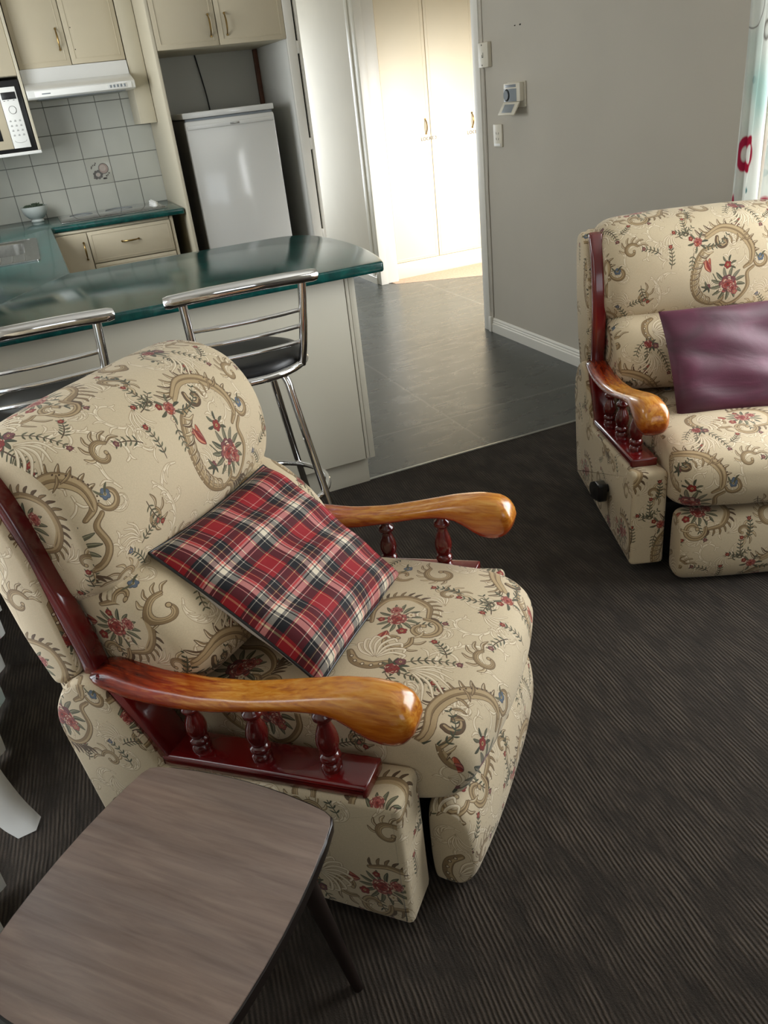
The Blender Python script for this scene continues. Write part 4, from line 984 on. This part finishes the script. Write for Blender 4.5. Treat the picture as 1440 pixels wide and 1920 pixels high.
    extr('headrest_cushion',hd,-.332,.332,M_fab,t,r=.065,k=7,ns=14,mode=.26,warp=wh,uvoff=(uv[0]+.148,uv[1]+.026),ang=70)
    extr('back_panel',fi([(-.755,.30),(-.73,.30),(-.76,.60),(-.79,.93),(-.825,.93),(-.80,.60)],.01,3),-.34,.34,M_fab,t,r=.01,k=3,uvoff=(uv[0],uv[1]))
    B('seat_shade_block',(-.284,.03,.045),(.284,.70,.236),M_dark,t,.004)  # black block giving the darkness under the seat, in place of the mechanism
    # black recline lever on the chair's right-hand side panel
    bm=bmesh.new(); prism(bm,fi([(.225,.150),(.31,.125),(.345,.135),(.342,.168),(.28,.205),(.225,.215)],.010,3),'x',-.436,-.406,.005); tube(bm,[(-.392,.262,.182),(-.425,.262,.182)],.014,14)
    finish('recline_lever',bm,M_black,t)
    return t
RZ=math.pi/2
near=recliner((.571,1.193,0),math.radians(-44.67)+RZ,'large cream floral recliner in the foreground holding the tartan cushion',(0,0),[(-.640,.495),(-.648,.56),(-.668,.64),(-.690,.72),(-.708,.80),(-.728,.865),(-.752,.915)],-.050,.07)
right=recliner((1.790,1.553,0),math.radians(-111.9)+RZ,'cream floral recliner at the right edge against the grey wall, holding the plum satin cushion',(.04,.02),[(-.612,.495),(-.606,.58),(-.606,.68),(-.614,.78),(-.640,.87),(-.672,.93)],.004,-.02)

# ------------------------------------------------------------------ scatter cushions
def pillow(name,O,ex,ey,w,h,th,mat,label,back=None,pipe=None,seed=1,pinch=.035):
    t=empty(name,O,0,label,'cushion'); ex=Vector(ex).normalized(); ey=(Vector(ey)-Vector(ey).dot(ex)*ex).normalized(); ez=ex.cross(ey)
    if ez.z<0: ez=-ez
    N=40; rn=random.Random(seed); ph=[rn.random()*6 for _ in range(8)]
    def pt(a,b,sgn):
        # a,b in -1..1 ; pointed corners, slightly hollow sides
        x=a*w/2*(1-pinch*(1-b*b)*1.0*abs(a)**2); y=b*h/2*(1-pinch*(1-a*a)*abs(b)**2)
        f=max(0,(1-a**4))**.55*max(0,(1-b**4))**.55
        z=sgn*th/2*f
        z+=.006*math.sin(5*a+ph[0]+2*b)*f+.004*math.sin(11*b+ph[1]+3*a)*f+.010*math.sin(2.2*a+ph[2])*math.sin(1.9*b+ph[3])
        return ex*x+ey*y+ez*z
    def side(sgn,nm,mt):
        bm=bmesh.new(); uvl=bm.loops.layers.uv.new('UVMap'); g=[[bm.verts.new(pt(2*i/N-1,2*j/N-1,sgn)) for j in range(N+1)] for i in range(N+1)]
        for i in range(N):
            for j in range(N):
                f=bm.faces.new((g[i][j],g[i+1][j],g[i+1][j+1],g[i][j+1]))
                for l,(a,b) in zip(f.loops,((i,j),(i+1,j),(i+1,j+1),(i,j+1))): l[uvl].uv=(a/N,b/N)
        for f in bm.faces: f.smooth=True
        bm.normal_update(); bm.faces.ensure_lookup_table()
        if (bm.faces[N*N//2+N//2].normal.dot(ez)*sgn)<0: bmesh.ops.reverse_faces(bm,faces=bm.faces[:])
        me=D.meshes.new(nm); bm.to_mesh(me); bm.free(); return link(nm,me,mt,t)
    side(1,'front_cover',mat); side(-1,'back_cover',back or mat)
    if pipe:
        bm=bmesh.new(); pts=[pt(2*i/N-1,-1,0) for i in range(N)]+[pt(1,2*i/N-1,0) for i in range(N)]+[pt(1-2*i/N,1,0) for i in range(N)]+[pt(-1,1-2*i/N,0) for i in range(N)]
        tube(bm,pts,.0032,8,closed=True); finish('piping',bm,pipe,t,ang=80)
    return t
pillow('tartan_cushion',(.299,1.453,.566),(.7225,.6875,-.0425),(-.55,.61,.5725),.43,.425,.115,M_plaid,'red, navy and white tartan cushion leaning in the near recliner',back=M_lining,pipe=M_black,seed=3)
def cw(u,v,z,loc=(1.790,1.553),th_=math.radians(-111.9)): return Vector((loc[0]+u*math.cos(th_)-v*math.sin(th_),loc[1]+u*math.sin(th_)+v*math.cos(th_),z))
pc=cw(-.325,.02,.572); pillow('plum_cushion',pc,cw(0,1,0)-cw(0,0,0)+Vector((0,0,.0)),cw(-.235,0,.27)-cw(0,0,0),.43,.37,.10,M_satin,'plum purple satin cushion leaning in the recliner by the grey wall',seed=8,pinch=.02)

# ------------------------------------------------------------------ side table
tb=empty('side_table',(-.096,.861,0),math.radians(-45.8),'low side table with a grey-brown woodgrain top in the lower left foreground','side table')
def bowed(w,l,bow,r):
    P=[]
    c=[(-w/2,-l/2),(w/2,-l/2),(w/2,l/2),(-w/2,l/2)]; out=[]
    for i in range(4):
        a=Vector((*c[i],0));b=Vector((*c[(i+1)%4],0)); d=(b-a).normalized(); n_=Vector((d.y,-d.x,0))
        out.append(a)
        for k in range(1,8):
            t_=k/8; out.append(a.lerp(b,t_)+n_*bow*4*t_*(1-t_))
    f=[]
    for i,p in enumerate(out):
        if i%8==0: 
            a,b,c2=out[i-1],p,out[(i+1)%len(out)]; u=(a-b).normalized()*r; v=(c2-b).normalized()*r
            f+=[tuple((b+u)*1)[:2],tuple((b+u)*.25+b*.5+(b+v)*.25)[:2],tuple((b+v)*1)[:2]] 
        else: f.append((p.x,p.y))
    return f
TWd,TLn=.365,.410
o1=bowed(TWd,TLn,.020,.018)
bm=bmesh.new(); prism(bm,[(x*.985,y*.985) for x,y in o1],'z',.4485,.451,0); finish('tabletop',bm,M_table,tb,ang=30)
bm=bmesh.new(); prism(bm,o1,'z',.430,.4483,.003); finish('edge_band',bm,simple('dark_walnut_edge','#17110e',.3,noise=(20,.2)),tb,ang=50)
M_leg=simple('dark_stained_leg_wood','#1b120e',.4,noise=(18,.25))
for sx in (-1,1):
    for sy in (-1,1):
        bm=bmesh.new(); p0=Vector((sx*.125,sy*.145,.430)); p1=Vector((sx*.168,sy*.192,.0))
        tube(bm,[p1,p1.lerp(p0,.5),p0],lambda s:.010+.009*s,14); finish('leg',bm,M_leg,tb)
for s in (-1,1): 
    B('apron',(-.12,s*.135-.008,.385),(.12,s*.135+.008,.4295),M_leg,tb,.002); B('apron',(s*.118-.008,-.126,.385),(s*.118+.008,.126,.4295),M_leg,tb,.002)

# ------------------------------------------------------------------ bar stools
def make_stool():
    t=D.objects.new('bar_stool',None); COL.objects.link(t)
    zs=.725
    bm=bmesh.new(); lathe(bm,[(.150,zs-.006),(.183,zs),(.190,zs+.016),(.184,zs+.034),(.150,zs+.046),(.08,zs+.050),(.02,zs+.051)],36); finish('seat',bm,M_leather,t,ang=60)
    # chrome hoop below the pad, open shape that rises into the back uprights
    bm=bmesh.new(); tube(bm,[(.196*math.sin(a*math.pi/24),.196*math.cos(a*math.pi/24),zs+.002) for a in range(48)],.0125,12,closed=True); finish('seat_ring',bm,M_chrome,t)
    for s in (-1,1):
        bm=bmesh.new(); tube(bm,catmull([(s*.155,-.125,zs),(s*.160,-.150,zs+.06),(s*.166,-.175,zs+.15),(s*.172,-.198,zs+.262)],6),.0125,12); finish('back_upright',bm,M_chrome,t)
    bm=bmesh.new(); pts=catmull([(-.218,-.190,zs+.268),(-.11,-.214,zs+.276),(0,-.222,zs+.278),(.11,-.214,zs+.276),(.218,-.190,zs+.268)],8)
    tube(bm,pts,lambda s:.0185 if .03<s<.97 else .0155,16); finish('top_bar',bm,M_chrome,t)
    for z in (.075,.125,.175):
        yy=-.125-.073*((z)/.262); bm=bmesh.new(); x=.158+.012*z/.2
        tube(bm,catmull([(-x,yy,zs+z),(-x*.5,yy-.014,zs+z),(0,yy-.019,zs+z),(x*.5,yy-.014,zs+z),(x,yy,zs+z)],5),.0065,10); finish('back_rail',bm,M_chrome,t)
    for sx in (-1,1):
        for sy in (-1,1):
            bm=bmesh.new(); tube(bm,catmull([(sx*.055,sy*.055,zs-.012),(sx*.082,sy*.082,zs-.018),(sx*.104,sy*.104,zs-.045),(sx*.116,sy*.116,zs-.13),(sx*.160,sy*.150,.28),(sx*.202,sy*.178,.018)],6),.0125,12); l=finish('leg',bm,M_chrome,t)
            bm=bmesh.new(); lathe(bm,[(.016,0),(.016,.018),(.013,.024)],12,sx*.203,sy*.1785); finish('rubber_foot',bm,M_black,l)
    bm=bmesh.new(); tube(bm,[(.208*math.sin(a*math.pi/24),.208*math.cos(a*math.pi/24),.285) for a in range(48)],.0105,12,closed=True); finish('foot_ring',bm,M_chrome,t)
    bm=bmesh.new(); box(bm,(-.11,-.11,zs-.016),(.11,.11,zs-.006),.002); finish('seat_plate',bm,M_black,t)
    return t
def copy_tree(o,par=None):
    c=o.copy(); COL.objects.link(c)
    if par: c.parent=par
    for ch in list(o.children): copy_tree(ch,c)
    return c
st1=make_stool(); st1.location=(.478,2.420,.004); st1.rotation_euler=(0,0,math.radians(0))
tag(st1,'chrome bar stool with black seat nearer the rounded peninsula end, fully in frame','bar stool','chrome bar stools at the peninsula')
st2=copy_tree(st1); st2.location=(-.098,2.415,.004); st2.rotation_euler=(0,0,math.radians(1))
tag(st2,'chrome bar stool with black seat cut off by the left edge, behind the headrest','bar stool','chrome bar stools at the peninsula')
